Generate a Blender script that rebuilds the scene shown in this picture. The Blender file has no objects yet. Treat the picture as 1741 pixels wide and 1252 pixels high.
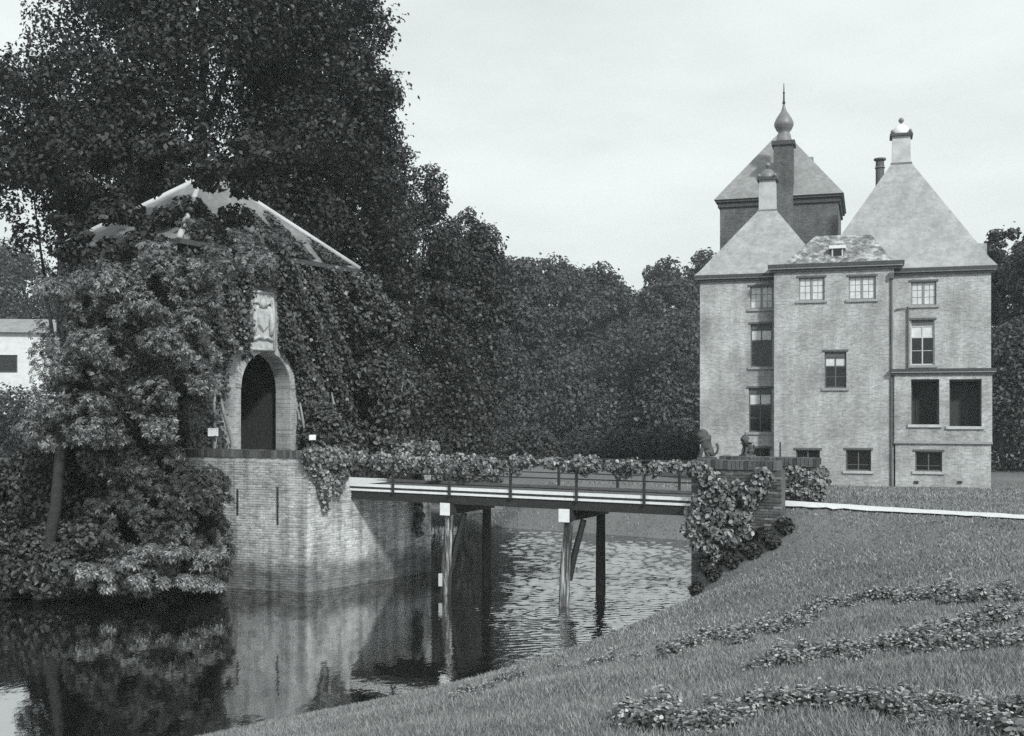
import bpy, math, random
import numpy as np
from mathutils import Vector, Matrix

scn = bpy.context.scene
COL = scn.collection
R = math.radians

# ------------------------------------------------------------------ camera, sky, sun, exposure
F, H, HY, CX = 1900.0, 5.56, 690.0, 870.5      # focal length (px), eye height over the water (m), horizon row, centre column
cam = bpy.data.cameras.new('camera'); camo = bpy.data.objects.new('camera', cam); COL.objects.link(camo)
cam.sensor_width = 36.0; cam.lens = F / 1741.0 * 36.0
cam.shift_y = (HY - 626.0) / 1741.0
cam.clip_start = 0.1; cam.clip_end = 3000
camo.location = (0, 0, H); camo.rotation_euler = (R(90), 0, 0)
scn.camera = camo

SUN_DIR = Vector((0.36, -0.76, 0.64)).normalized()
SUN_EL = math.asin(SUN_DIR.z); SUN_AZ = math.atan2(SUN_DIR.x, SUN_DIR.y)
w = bpy.data.worlds.new('World'); scn.world = w; w.use_nodes = True
nt = w.node_tree; nt.nodes.clear()
def wn(t): return nt.nodes.new(t)
out = wn('ShaderNodeOutputWorld'); bg = wn('ShaderNodeBackground'); bg.inputs['Strength'].default_value = 0.1
sky = wn('ShaderNodeTexSky'); sky.sky_type = 'NISHITA'; sky.sun_disc = False
sky.sun_elevation = SUN_EL; sky.sun_rotation = SUN_AZ; sky.air_density = 1.0; sky.dust_density = 2.0
bw = wn('ShaderNodeRGBToBW'); nt.links.new(sky.outputs[0], bw.inputs[0])
tc = wn('ShaderNodeTexCoord'); mp = wn('ShaderNodeMapping'); mp.inputs['Scale'].default_value = (1.0, 1.0, 3.2)
nt.links.new(tc.outputs['Generated'], mp.inputs[0])
noi = wn('ShaderNodeTexNoise'); noi.inputs['Scale'].default_value = 2.6; noi.inputs['Detail'].default_value = 7; noi.inputs['Roughness'].default_value = 0.55
nt.links.new(mp.outputs[0], noi.inputs['Vector'])
rmp = wn('ShaderNodeMapRange'); rmp.inputs[1].default_value = 0.3; rmp.inputs[2].default_value = 0.7
rmp.inputs[3].default_value = 7.7; rmp.inputs[4].default_value = 10.0
nt.links.new(noi.outputs['Fac'], rmp.inputs[0])
mix = wn('ShaderNodeMix'); mix.data_type = 'FLOAT'; mix.inputs[0].default_value = 0.86      # thin bright overcast over the clear sky
nt.links.new(bw.outputs[0], mix.inputs[2]); nt.links.new(rmp.outputs[0], mix.inputs[3])
tint = wn('ShaderNodeMix'); tint.data_type = 'RGBA'; tint.blend_type = 'MULTIPLY'; tint.inputs[0].default_value = 1
nt.links.new(mix.outputs[0], tint.inputs[6]); tint.inputs[7].default_value = (0.93, 1.0, 1.0, 1)
nt.links.new(tint.outputs[2], bg.inputs[0]); nt.links.new(bg.outputs[0], out.inputs[0])

sl = bpy.data.lights.new('sun', 'SUN'); sl.energy = 3.3; sl.angle = R(5); sl.color = (0.95, 1.0, 0.985)
so = bpy.data.objects.new('sun', sl); COL.objects.link(so)
so.rotation_euler = SUN_DIR.to_track_quat('Z', 'Y').to_euler(); so.location = (20, -30, 40)

vs = scn.view_settings
scn.display_settings.display_device = 'sRGB'
vs.view_transform = 'Standard'; vs.look = 'None'; vs.gamma = 1; vs.exposure = 0.16; vs.use_curve_mapping = False
scn.cycles.max_bounces = 6; scn.cycles.diffuse_bounces = 3; scn.cycles.glossy_bounces = 3; scn.cycles.transmission_bounces = 3
scn.cycles.transparent_max_bounces = 4
scn.cycles.use_denoising = False

# ------------------------------------------------------------------ helpers
def gx(px, Y): return (px - CX) * Y / F
def gz(py, Y): return H - (py - HY) * Y / F

class Frame:
    """a local ground frame: s along the front, t backwards, z up from the base"""
    def __init__(self, ox, oy, oz, ang):
        self.o = Vector((ox, oy, oz)); self.ang = ang
        self.a = (math.cos(ang), math.sin(ang)); self.b = (-math.sin(ang), math.cos(ang))
    def s(self, px, t=0):
        u = (px - CX) / F
        return (u * (self.o.y + self.b[1] * t) - self.o.x - self.b[0] * t) / (self.a[0] - u * self.a[1])
    def depth(self, s, t=0): return self.o.y + self.a[1] * s + self.b[1] * t
    def z(self, py, s, t=0): return gz(py, self.depth(s, t)) - self.o.z
    def world(self, s, t, z): return Vector((self.o.x + self.a[0]*s + self.b[0]*t, self.o.y + self.a[1]*s + self.b[1]*t, self.o.z + z))

def tag(o, label=None, cat=None, group=None, kind=None):
    if label: o['label'] = label
    if cat: o['category'] = cat
    if group: o['group'] = group
    if kind: o['kind'] = kind
    return o

def thing(name, loc, rz, label, cat, group=None):
    o = bpy.data.objects.new(name, None); COL.objects.link(o)
    o.location = loc; o.rotation_euler = (0, 0, rz)
    return tag(o, label, cat, group)

def add_obj(name, me, parent=None, loc=None):
    o = bpy.data.objects.new(name, me); COL.objects.link(o)
    if parent: o.parent = parent
    if loc is not None: o.location = loc
    return o

class MB:
    def __init__(self): self.v = []; self.f = []
    def add(self, vs_, fs_):
        n = len(self.v); self.v.extend([tuple(p) for p in vs_]); self.f.extend([tuple(i + n for i in f) for f in fs_]); return self
    def quad(self, a, b, c, d): return self.add([a, b, c, d], [(0, 1, 2, 3)])
    def box(self, x0, x1, y0, y1, z0, z1):
        p = [(x0,y0,z0),(x1,y0,z0),(x1,y1,z0),(x0,y1,z0),(x0,y0,z1),(x1,y0,z1),(x1,y1,z1),(x0,y1,z1)]
        return self.add(p, [(0,3,2,1),(4,5,6,7),(0,1,5,4),(1,2,6,5),(2,3,7,6),(3,0,4,7)])
    def frustum(self, x0, x1, y0, y1, z0, X0, X1, Y0, Y1, z1):
        p = [(x0,y0,z0),(x1,y0,z0),(x1,y1,z0),(x0,y1,z0),(X0,Y0,z1),(X1,Y0,z1),(X1,Y1,z1),(X0,Y1,z1)]
        return self.add(p, [(0,3,2,1),(4,5,6,7),(0,1,5,4),(1,2,6,5),(2,3,7,6),(3,0,4,7)])
    def tube(self, pts, rad, n=8, cap=True):
        pts = [Vector(p) for p in pts]; rings = []
        for i, p in enumerate(pts):
            d = (pts[min(i+1, len(pts)-1)] - pts[max(i-1, 0)]).normalized()
            e = Vector((1,0,0)) if abs(d.x) < 0.8 else Vector((0,1,0))
            x = d.cross(e).normalized(); y = d.cross(x)
            r = rad[i] if hasattr(rad, '__len__') else rad
            rings.append([p + (x*math.cos(2*math.pi*k/n) + y*math.sin(2*math.pi*k/n))*r for k in range(n)])
        vs_ = [q for ring in rings for q in ring]; fs_ = []
        for i in range(len(rings)-1):
            for k in range(n):
                fs_.append((i*n+k, i*n+(k+1)%n, (i+1)*n+(k+1)%n, (i+1)*n+k))
        if cap:
            fs_.append(tuple(range(n-1, -1, -1))); fs_.append(tuple(range((len(rings)-1)*n, len(rings)*n)))
        return self.add(vs_, fs_)
    def lathe(self, prof, c=(0,0,0), n=16):
        return self.tube([(c[0], c[1], c[2]+z) for r, z in prof], [max(r, 1e-3) for r, z in prof], n)
    def build(self, name, mat, parent=None, smooth=False, loc=None):
        me = bpy.data.meshes.new(name); me.from_pydata(self.v, [], self.f); me.update()
        if smooth:
            me.polygons.foreach_set('use_smooth', [True]*len(me.polygons))
        if mat: me.materials.append(mat)
        return add_obj(name, me, parent, loc)

def np_mesh(name, V, Q, mat):
    """V (n,3), Q (m,k) index array"""
    me = bpy.data.meshes.new(name); k = Q.shape[1]
    me.vertices.add(len(V)); me.vertices.foreach_set('co', np.ascontiguousarray(V, dtype=np.float32).ravel())
    me.loops.add(Q.size); me.loops.foreach_set('vertex_index', np.ascontiguousarray(Q, dtype=np.int32).ravel())
    me.polygons.add(len(Q)); me.polygons.foreach_set('loop_start', np.arange(0, Q.size, k, dtype=np.int32))
    me.update(calc_edges=True); me.validate()
    if mat: me.materials.append(mat)
    return me

def unit(a): return a / np.maximum(np.linalg.norm(a, axis=1, keepdims=True), 1e-6)

def leaves(name, P, N, size, mat, rng, aspect=0.62, fold=0.18, hang=0.0, oval=False):
    """one folded leaf (two triangles' worth of quad) per point"""
    n = len(P); N = unit(N); T = unit(np.cross(N, rng.normal(size=(n, 3))))
    T[:, 2] -= hang; T = unit(T)
    B = unit(np.cross(N, T)); L = (size * rng.uniform(0.6, 1.3, n))[:, None]
    b0 = P - T*L*0.5; tip = P + T*L*0.5; m = P - T*L*0.06
    if oval:     # two halves folded on the midrib, curling at the tip
        tip = tip - N*L*.12; f_ = fold*.7
        l1 = P - T*L*.28 + B*L*aspect*.46 + N*L*f_; l2 = P + T*L*.14 + B*L*aspect*.44 + N*L*f_
        r1 = P - T*L*.28 - B*L*aspect*.46 + N*L*f_; r2 = P + T*L*.14 - B*L*aspect*.44 + N*L*f_
        V = np.stack([b0, r1, r2, tip, l2, l1], 1).reshape(-1, 3); i_ = np.arange(n)[:, None]*6
        Q = np.concatenate([i_ + np.array([[0, 1, 2, 3]]), i_ + np.array([[3, 4, 5, 0]])], 0)
        return np_mesh(name, V, Q, mat)
    l = m + B*L*aspect*0.5 + N*L*fold; r = m - B*L*aspect*0.5 + N*L*fold
    V = np.stack([b0, r, tip, l], 1).reshape(-1, 3); Q = np.arange(4*n).reshape(n, 4)
    return np_mesh(name, V, Q, mat)

def palmate(name, P, N, size, mat, rng, k=5):
    """hand-shaped leaves of k leaflets"""
    n = len(P); N = unit(N); T = unit(np.cross(N, rng.normal(size=(n, 3)))); B = np.cross(N, T)
    L = size * rng.uniform(0.65, 1.2, n)
    VV = []
    for i in range(k):
        a = (i - (k-1)/2) * R(46); sc = 1.0 - 0.16*abs(i - (k-1)/2)
        d = T*math.cos(a) + B*math.sin(a); e = -T*math.sin(a) + B*math.cos(a)
        l = (L*sc)[:, None]; d = unit(d - N*0.35)
        VV.append(np.stack([P, P + d*l*0.62 - e*l*0.17 + N*l*.05, P + d*l, P + d*l*0.62 + e*l*0.17 + N*l*.05], 1))
    V = np.concatenate(VV, 0).reshape(-1, 3); Q = np.arange(len(V)).reshape(-1, 4)
    return np_mesh(name, V, Q, mat)

def clump_points(C, Rd, n, rng, squash=0.8, up=0.5, shell=0.55):
    """points on the shells of round clumps, with outward normals"""
    C = np.asarray(C); Rd = np.asarray(Rd); w_ = Rd**2; idx = rng.choice(len(C), n, p=w_/w_.sum())
    d = unit(rng.normal(size=(n, 3))); rr = Rd[idx] * (shell + (1.08-shell)*np.sqrt(rng.random(n)))
    P = C[idx] + d * rr[:, None] * np.array([1, 1, squash])
    N = d + rng.normal(size=(n, 3))*0.55; N[:, 2] += up
    return P, N

# ------------------------------------------------------------------ materials (a black-and-white world with a cool cast)
TINT = (1.0, 1.0, 1.0)     # the cool cast comes from the light
def grey(v): return (v*TINT[0], v*TINT[1], v*TINT[2], 1)
class M:
    """small node builder"""
    def __init__(self, name, rough=0.7, spec=0.3):
        self.m = bpy.data.materials.new(name); self.m.use_nodes = True; self.t = self.m.node_tree
        self.p = self.t.nodes['Principled BSDF']; self.p.inputs['Roughness'].default_value = rough
        self.p.inputs['Specular IOR Level'].default_value = spec
        self.c = self.t.nodes.new('ShaderNodeTexCoord')
    def n(self, t, **kw):
        x = self.t.nodes.new(t)
        for k, v in kw.items(): setattr(x, k, v)
        return x
    def link(self, a, b): self.t.links.new(a, b)
    def noise(self, scale, detail=5, rough=0.6, vec='Object', sc=None):
        x = self.n('ShaderNodeTexNoise'); x.inputs['Scale'].default_value = scale; x.inputs['Detail'].default_value = detail; x.inputs['Roughness'].default_value = rough
        src = self.c.outputs[vec]
        if sc:
            mp_ = self.n('ShaderNodeMapping'); mp_.inputs['Scale'].default_value = sc; self.link(src, mp_.inputs[0]); src = mp_.outputs[0]
        self.link(src, x.inputs['Vector']); return x.outputs['Fac']
    def ramp(self, fac, stops):
        x = self.n('ShaderNodeValToRGB'); e = x.color_ramp.elements
        while len(e) < len(stops): e.new(0.5)
        for i, (p, v) in enumerate(stops): e[i].position = p; e[i].color = grey(v)
        self.link(fac, x.inputs[0]); return x.outputs[0]
    def mul(self, a, b, f=1.0, mode='MULTIPLY'):
        x = self.n('ShaderNodeMix', data_type='RGBA', blend_type=mode); x.inputs[0].default_value = f
        self.link(a, x.inputs[6]); self.link(b, x.inputs[7]); return x.outputs[2]
    def mixf(self, f, a, b):
        x = self.n('ShaderNodeMix', data_type='RGBA'); self.link(f, x.inputs[0]); self.link(a, x.inputs[6]); self.link(b, x.inputs[7]); return x.outputs[2]
    def color(self, s): self.link(s, self.p.inputs['Base Color']); return self
    def bump(self, s, strength=0.4, dist=0.02):
        b = self.n('ShaderNodeBump'); b.inputs['Strength'].default_value = strength; b.inputs['Distance'].default_value = dist
        self.link(s, b.inputs['Height']); self.link(b.outputs[0], self.p.inputs['Normal']); return self

def simple(name, v, rough=0.7, var=0.25, scale=6.0, bump=0.2, spec=0.3):
    m = M(name, rough, spec); f = m.noise(scale)
    m.color(m.ramp(f, [(0.25, v*(1-var)), (0.75, v*(1+var))]))
    if bump: m.bump(m.noise(scale*5), bump, 0.02)
    return m.m

def leaf_mat(name, lo, hi, rough=0.5, spec=0.35, trans=0.22):
    m = M(name, rough, spec); g = m.n('ShaderNodeNewGeometry')
    col = m.ramp(g.outputs['Random Per Island'], [(0.0, lo), (0.65, (lo+hi)/2), (1.0, hi)])
    col = m.mul(col, m.ramp(m.noise(0.35, 3), [(0.3, 0.65), (0.7, 1.15)]))
    m.color(col)
    tr = m.n('ShaderNodeBsdfTranslucent'); m.link(col, tr.inputs[0])
    mx = m.n('ShaderNodeMixShader'); mx.inputs[0].default_value = trans
    o = m.t.nodes['Material Output']; m.link(m.p.outputs[0], mx.inputs[1]); m.link(tr.outputs[0], mx.inputs[2]); m.link(mx.outputs[0], o.inputs[0])
    return m.m

def brick_tex_mat(name, lo, hi, mortar, bw_=0.23, bh=0.075, stain=0.5, rot=True):
    """brickwork too far off to tell the bricks apart: courses, mottling and weather stains"""
    m = M(name, 0.85, 0.2)
    mp_ = m.n('ShaderNodeMapping')
    if rot: mp_.inputs['Rotation'].default_value = (R(90), 0, 0)
    m.link(m.c.outputs['Object'], mp_.inputs[0])
    b = m.n('ShaderNodeTexBrick'); b.inputs['Scale'].default_value = 1; b.inputs['Brick Width'].default_value = bw_; b.inputs['Row Height'].default_value = bh
    b.inputs['Mortar Size'].default_value = 0.011; b.inputs['Color1'].default_value = grey(lo); b.inputs['Color2'].default_value = grey(hi); b.inputs['Mortar'].default_value = grey(mortar)
    m.link(mp_.outputs[0], b.inputs['Vector'])
    c = m.mul(b.outputs['Color'], m.ramp(m.noise(0.5, 6, 0.65), [(0.30, 1-stain*0.75), (0.5, 0.92), (0.70, 1.2)]))
    c = m.mul(c, m.ramp(m.noise(9, 4, 0.7), [(0.25, 0.72), (0.75, 1.22)]))
    c = m.mul(c, m.ramp(m.noise(2.2, 5, 0.65, sc=(1, 1, 0.13)), [(0.3, 0.74), (0.7, 1.08)]))
    m.color(c); m.bump(b.outputs['Fac'], -0.12, 0.01)
    return m.m

MAT = {}
MAT['castle_brick'] = brick_tex_mat('castle_brick', 0.31, 0.50, 0.48)
MAT['tower_brick'] = brick_tex_mat('tower_brick', 0.10, 0.17, 0.15)
MAT['gate_brick'] = brick_tex_mat('gate_brick', 0.25, 0.42, 0.42)
MAT['cornice_dark'] = simple('cornice_dark', 0.06, 0.6)
MAT['white_paint'] = simple('white_paint', 0.72, 0.55, 0.1)
MAT['plaster'] = simple('plaster', 0.62, 0.8, 0.15, 2.0)
MAT['chimney_render'] = simple('chimney_render', 0.46, 0.85, 0.25, 1.6)
MAT['stone'] = simple('stone', 0.42, 0.8, 0.35, 5.0, 0.5)
MAT['sill_stone'] = simple('sill_stone', 0.30, 0.8, 0.25)
MAT['frame_dark'] = simple('frame_dark', 0.11, 0.6)
MAT['frame_grey'] = simple('frame_grey', 0.24, 0.55, 0.15)
MAT['frame_light'] = simple('frame_light', 0.50, 0.55, 0.1)
MAT['iron'] = simple('iron', 0.035, 0.55)
MAT['dark_wood'] = simple('dark_wood', 0.028, 0.7)
MAT['shaded_loggia_wall'] = simple('shaded_loggia_wall', 0.05, 0.9)  # near-black: the deep shade inside the loggia is put into its colour
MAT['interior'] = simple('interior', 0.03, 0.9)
g = M('glass_dark', 0.06, 0.5); g.p.inputs['Base Color'].default_value = grey(0.012); MAT['glass_dark'] = g.m
g = M('glass_curtain_glare', 0.25, 0.5); g.color(g.ramp(g.noise(3), [(0.3, 0.5), (0.7, 0.72)])); MAT['glass_curtain_glare'] = g.m  # pale panes: white curtains and the bright reflection, both in the colour

def slate_mat(name, v, var, course, patch=False):
    m = M(name, 0.6, 0.35)
    mp_ = m.n('ShaderNodeMapping'); mp_.inputs['Scale'].default_value = (1, 1, 1.3); m.link(m.c.outputs['Object'], mp_.inputs[0])
    wv = m.n('ShaderNodeTexWave', wave_type='BANDS', bands_direction='Z', wave_profile='SAW'); wv.inputs['Scale'].default_value = course; wv.inputs['Distortion'].default_value = 0.6; wv.inputs['Detail Scale'].default_value = 6
    m.link(mp_.outputs[0], wv.inputs[0])
    vo = m.n('ShaderNodeTexVoronoi'); vo.inputs['Scale'].default_value = 5.0; m.link(mp_.outputs[0], vo.inputs['Vector'])
    sep = m.n('ShaderNodeSeparateColor'); m.link(vo.outputs['Color'], sep.inputs[0])
    if patch:
        c = m.ramp(m.noise(2.2, 5, 0.75), [(0.36, v*0.35), (0.5, v*0.9), (0.62, v*1.9)])
        c = m.mul(c, m.ramp(sep.outputs[0], [(0, 0.6), (1, 1.3)]))
    else:
        c = m.ramp(m.noise(0.8, 6, 0.65), [(0.25, v*(1-var)), (0.75, v*(1+var))])
        c = m.mul(c, m.ramp(sep.outputs[0], [(0, 0.88), (1, 1.1)]))
        c = m.mul(c, m.ramp(m.noise(2.5, 4, 0.6, sc=(1, 1, 0.12)), [(0.3, 0.85), (0.7, 1.1)]))
    c = m.mul(c, m.ramp(wv.outputs['Fac'], [(0, 0.86), (0.3, 1.03), (1, 1.0)]))
    m.color(c); m.bump(wv.outputs['Fac'], 0.3, 0.02)
    return m.m
MAT['slate'] = slate_mat('slate', 0.32, 0.2, 4.0)
MAT['tower_slate'] = slate_mat('tower_slate', 0.24, 0.2, 4.0)
MAT['lichen_tile'] = slate_mat('lichen_tile', 0.22, 0.4, 4.0, True)
MAT['gate_slate'] = slate_mat('gate_slate', 0.19, 0.4, 2.2)
MAT['lead'] = simple('lead', 0.16, 0.45, 0.3, 4.0, 0.1, 0.5)

def brick_piece_mat(name, stops, damp=False):
    m = M(name, 0.85, 0.2); g_ = m.n('ShaderNodeNewGeometry'); oi = m.n('ShaderNodeObjectInfo')
    ad = m.n('ShaderNodeMath', operation='ADD'); m.link(g_.outputs['Random Per Island'], ad.inputs[0]); m.link(oi.outputs['Random'], ad.inputs[1])
    fr = m.n('ShaderNodeMath', operation='FRACT'); m.link(ad.outputs[0], fr.inputs[0])
    mp_ = m.n('ShaderNodeMapping'); m.link(g_.outputs['Position'], mp_.inputs[0])
    def wnoise(s, d, r):
        x = m.n('ShaderNodeTexNoise'); x.inputs['Scale'].default_value = s; x.inputs['Detail'].default_value = d; x.inputs['Roughness'].default_value = r
        m.link(mp_.outputs[0], x.inputs['Vector']); return x.outputs['Fac']
    c = m.ramp(fr.outputs[0], stops)
    c = m.mul(c, m.ramp(wnoise(0.9, 5, 0.7), [(0.32, 0.6), (0.5, 0.95), (0.7, 1.25)]))
    if damp:     # rain streaks down the face
        m2_ = m.n('ShaderNodeMapping'); m2_.inputs['Scale'].default_value = (2.2, 2.2, 0.16); m.link(g_.outputs['Position'], m2_.inputs[0])
        x2 = m.n('ShaderNodeTexNoise'); x2.inputs['Scale'].default_value = 1.6; x2.inputs['Detail'].default_value = 5; m.link(m2_.outputs[0], x2.inputs['Vector'])
        c = m.mul(c, m.ramp(x2.outputs['Fac'], [(0.34, 0.62), (0.52, 1.0), (0.7, 1.12)]))
    c = m.mul(c, m.ramp(wnoise(14, 3, 0.6), [(0.25, 0.7), (0.75, 1.25)]))
    if damp:     # a tide mark of algae, ragged along its top
        sx = m.n('ShaderNodeSeparateXYZ'); m.link(g_.outputs['Position'], sx.inputs[0])
        a2 = m.n('ShaderNodeMath', operation='MULTIPLY_ADD'); a2.inputs[1].default_value = 1.2; m.link(wnoise(1.1, 4, 0.6), a2.inputs[0]); m.link(sx.outputs['Z'], a2.inputs[2])
        rp = m.ramp(a2.outputs[0], [(0.0, 0.5), (0.9, 0.55), (1.0, 1.0)])
        mr = m.n('ShaderNodeMapRange'); mr.inputs[1].default_value = 1.15; mr.inputs[2].default_value = 1.55; m.link(a2.outputs[0], mr.inputs[0])
        c = m.mul(c, m.ramp(mr.outputs[0], [(0, 0.42), (1, 1.0)]))
    m.color(c); m.bump(wnoise(30, 3, 0.6), 0.35, 0.01)
    return m.m
MAT['bastion_brick'] = brick_piece_mat('bastion_brick', [(0, 0.25), (0.22, 0.33), (0.6, 0.39), (1, 0.44)], True)
MAT['bastion_mortar'] = brick_piece_mat('bastion_mortar', [(0, 0.38), (1, 0.42)], True)
MAT['abutment_brick'] = brick_piece_mat('abutment_brick', [(0, 0.05), (0.6, 0.11), (1, 0.22)])
MAT['abutment_mortar'] = brick_piece_mat('abutment_mortar', [(0, 0.10), (1, 0.12)])
MAT['coping_brick'] = brick_piece_mat('coping_brick', [(0, 0.05), (1, 0.13)])

MAT['wood_tree'] = leaf_mat('wood_tree', 0.035, 0.10)
MAT['far_tree'] = leaf_mat('far_tree', 0.045, 0.115)
MAT['dark_tree'] = leaf_mat('dark_tree', 0.016, 0.06)
MAT['chestnut'] = leaf_mat('chestnut', 0.04, 0.36, 0.42, 0.4, 0.25)
MAT['bush'] = leaf_mat('bush', 0.03, 0.12, 0.45, 0.4)
MAT['ivy'] = leaf_mat('ivy', 0.035, 0.14, 0.42, 0.4, 0.12)
MAT['creeper'] = leaf_mat('creeper', 0.04, 0.36, 0.38, 0.45, 0.15)
MAT['bedding'] = leaf_mat('bedding', 0.08, 0.36, 0.45, 0.4, 0.2)
MAT['blossom'] = leaf_mat('blossom', 0.35, 0.65, 0.6, 0.3, 0.2)
MAT['pale_leaf'] = leaf_mat('pale_leaf', 0.08, 0.38, 0.4, 0.4, 0.2)
MAT['bark'] = simple('bark', 0.03, 0.9, 0.4, 7, 0.6)
MAT['stem_pale'] = simple('stem_pale', 0.25, 0.9, 0.3, 7, 0.4)

# lawn, gravel, water
m = M('lawn', 0.9, 0.15)
c = m.ramp(m.noise(0.35, 6, 0.65), [(0.3, 0.125), (0.7, 0.18)]); c = m.mul(c, m.ramp(m.noise(16, 5, 0.75), [(0.28, 0.55), (0.72, 1.5)])); m.color(c); m.bump(m.noise(40, 4, 0.7), 0.6, 0.03)
MAT['lawn'] = m.m
m = M('grass_blade', 0.6, 0.25); g_ = m.n('ShaderNodeNewGeometry')
c = m.ramp(g_.outputs['Random Per Island'], [(0, 0.12), (0.7, 0.22), (1, 0.34)]); c = m.mul(c, m.ramp(m.noise(0.5, 5, 0.6), [(0.3, 0.75), (0.7, 1.25)])); m.color(c)
MAT['grass_blade'] = m.m
MAT['gravel'] = simple('gravel', 0.60, 0.9, 0.18, 12, 0.5)
m = M('water', 0.015, 0.5); m.p.inputs['Base Color'].default_value = grey(0.008); m.p.inputs['IOR'].default_value = 3.6
g_ = m.n('ShaderNodeNewGeometry'); mp_ = m.n('ShaderNodeMapping'); m.link(g_.outputs['Position'], mp_.inputs[0]); mp_.inputs['Scale'].default_value = (1.0, 0.55, 1)
nz = m.n('ShaderNodeTexNoise'); nz.inputs['Scale'].default_value = 5.0; nz.inputs['Detail'].default_value = 4; m.link(mp_.outputs[0], nz.inputs['Vector'])
n2 = m.n('ShaderNodeTexNoise'); n2.inputs['Scale'].default_value = 0.16; n2.inputs['Detail'].default_value = 2; m.link(g_.outputs['Position'], n2.inputs['Vector'])
# the breeze ruffles the open reach beyond the bridge, the water under the trees lies still
sx = m.n('ShaderNodeSeparateXYZ'); m.link(g_.outputs['Position'], sx.inputs[0])
dg = m.n('ShaderNodeMath', operation='MULTIPLY_ADD'); dg.inputs[1].default_value = 5.0; m.link(n2.outputs['Fac'], dg.inputs[0]); m.link(sx.outputs['X'], dg.inputs[2])
mr = m.n('ShaderNodeMapRange', interpolation_type='SMOOTHSTEP'); mr.inputs[1].default_value = 0.4; mr.inputs[2].default_value = 3.6; mr.inputs[3].default_value = 0.03; mr.inputs[4].default_value = 0.10; m.link(dg.outputs[0], mr.inputs[0])
bp = m.n('ShaderNodeBump'); bp.inputs['Distance'].default_value = 0.10; m.link(mr.outputs[0], bp.inputs['Strength']); m.link(nz.outputs['Fac'], bp.inputs['Height']); m.link(bp.outputs[0], m.p.inputs['Normal'])
gl = m.n('ShaderNodeBsdfGlossy'); gl.inputs['Roughness'].default_value = .015; gl.inputs['Color'].default_value = grey(.95); m.link(bp.outputs[0], gl.inputs['Normal'])
mx = m.n('ShaderNodeMixShader'); mx.inputs[0].default_value = .40; o_ = m.t.nodes['Material Output']; m.link(m.p.outputs[0], mx.inputs[1]); m.link(gl.outputs[0], mx.inputs[2]); m.link(mx.outputs[0], o_.inputs[0])
MAT['water'] = m.m

# ------------------------------------------------------------------ the lie of the land
WATER = np.array([(-70,-14),(-30,2),(-14,11),(-4.75,18.8),(-1.27,22),(.43,24),(2.7,26.9),(4.95,28.95),(5.6,31),(5.8,33.5),(6.6,40),(7.6,46),(-.3,51),(-1.2,54),(-0.4,60),
                  (-6,60.5),(-14,58),(-20,52),(-17,47.5),(-3.4,38.2),(-6.0,34.6),(-9.3,36.0),(-11.5,34.0),(-16,32.8),(-24,29),(-40,24),(-70,18)], float)
PATH = [(5.0,29.95),(7.0,28.8),(9.0,26.9),(11.2,24.6),(15,20.4),(22,13)]
def poly_sd(P, poly):
    """signed distance to a polygon, negative inside"""
    d = np.full(len(P), 1e9); ins = np.zeros(len(P), bool)
    for i in range(len(poly)):
        a, b = poly[i], poly[(i+1) % len(poly)]; ab = b - a
        t = np.clip(((P - a) @ ab) / (ab @ ab), 0, 1); d = np.minimum(d, np.linalg.norm(P - a - t[:, None]*ab, axis=1))
        cond = ((a[1] > P[:, 1]) != (b[1] > P[:, 1])) & (P[:, 0] < (b[0]-a[0])*(P[:, 1]-a[1])/((b[1]-a[1]) if b[1] != a[1] else 1e-9) + a[0])
        ins ^= cond
    return np.where(ins, -d, d)
def line_d(P, pts):
    d = np.full(len(P), 1e9)
    for a, b in zip(pts[:-1], pts[1:]):
        a = np.array(a); b = np.array(b); ab = b - a; t = np.clip(((P - a) @ ab)/(ab @ ab), 0, 1)
        d = np.minimum(d, np.linalg.norm(P - a - t[:, None]*ab, axis=1))
    return d
def ground_z(P):
    P = np.atleast_2d(np.asarray(P, float)); d = poly_sd(P, WATER)
    q = P[:, 1] + 0.32*P[:, 0]
    B = np.interp(q, [-50, 8, 30, 62, 300], [4.05, 4.05, 3.1, 1.45, 1.45])
    left = (P[:, 0] < -7 - 0.1*P[:, 1]) & (P[:, 1] > 15)
    B = np.where(left, 1.3, B)
    D = np.interp(P[:, 1], [10, 20, 25, 28, 34, 60], [16.0, 14.0, 8.0, 4.0, 3.2, 3.0])
    k = np.clip(d/D, 0, 1); z = B*(1 - (1-k)**1.35)
    pd = line_d(P, PATH); wgt = np.exp(-(pd/1.1)**2); z = np.where(d > 0, z*(1-wgt) + 3.06*wgt*(P[:, 1] > -100) , z)
    z = np.where(d <= 0, -np.minimum(1.6, -d*0.7) - 0.02, z)
    z = z + 0.03*np.sin(P[:, 0]*0.9+1)*np.sin(P[:, 1]*0.7)*(d > 1)
    return z
def gp(px, py):
    """where the ray through a photo pixel meets the ground"""
    Y = np.arange(4, 90, 0.05); X = (px - CX)*Y/F; zr = H - (py - HY)*Y/F
    below = np.nonzero(zr <= ground_z(np.stack([X, Y], 1)))[0]
    i = below[0] if len(below) else len(Y)-1
    return np.array((X[i], Y[i]))
def gzz(x, y): return float(ground_z([(x, y)])[0])

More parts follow.
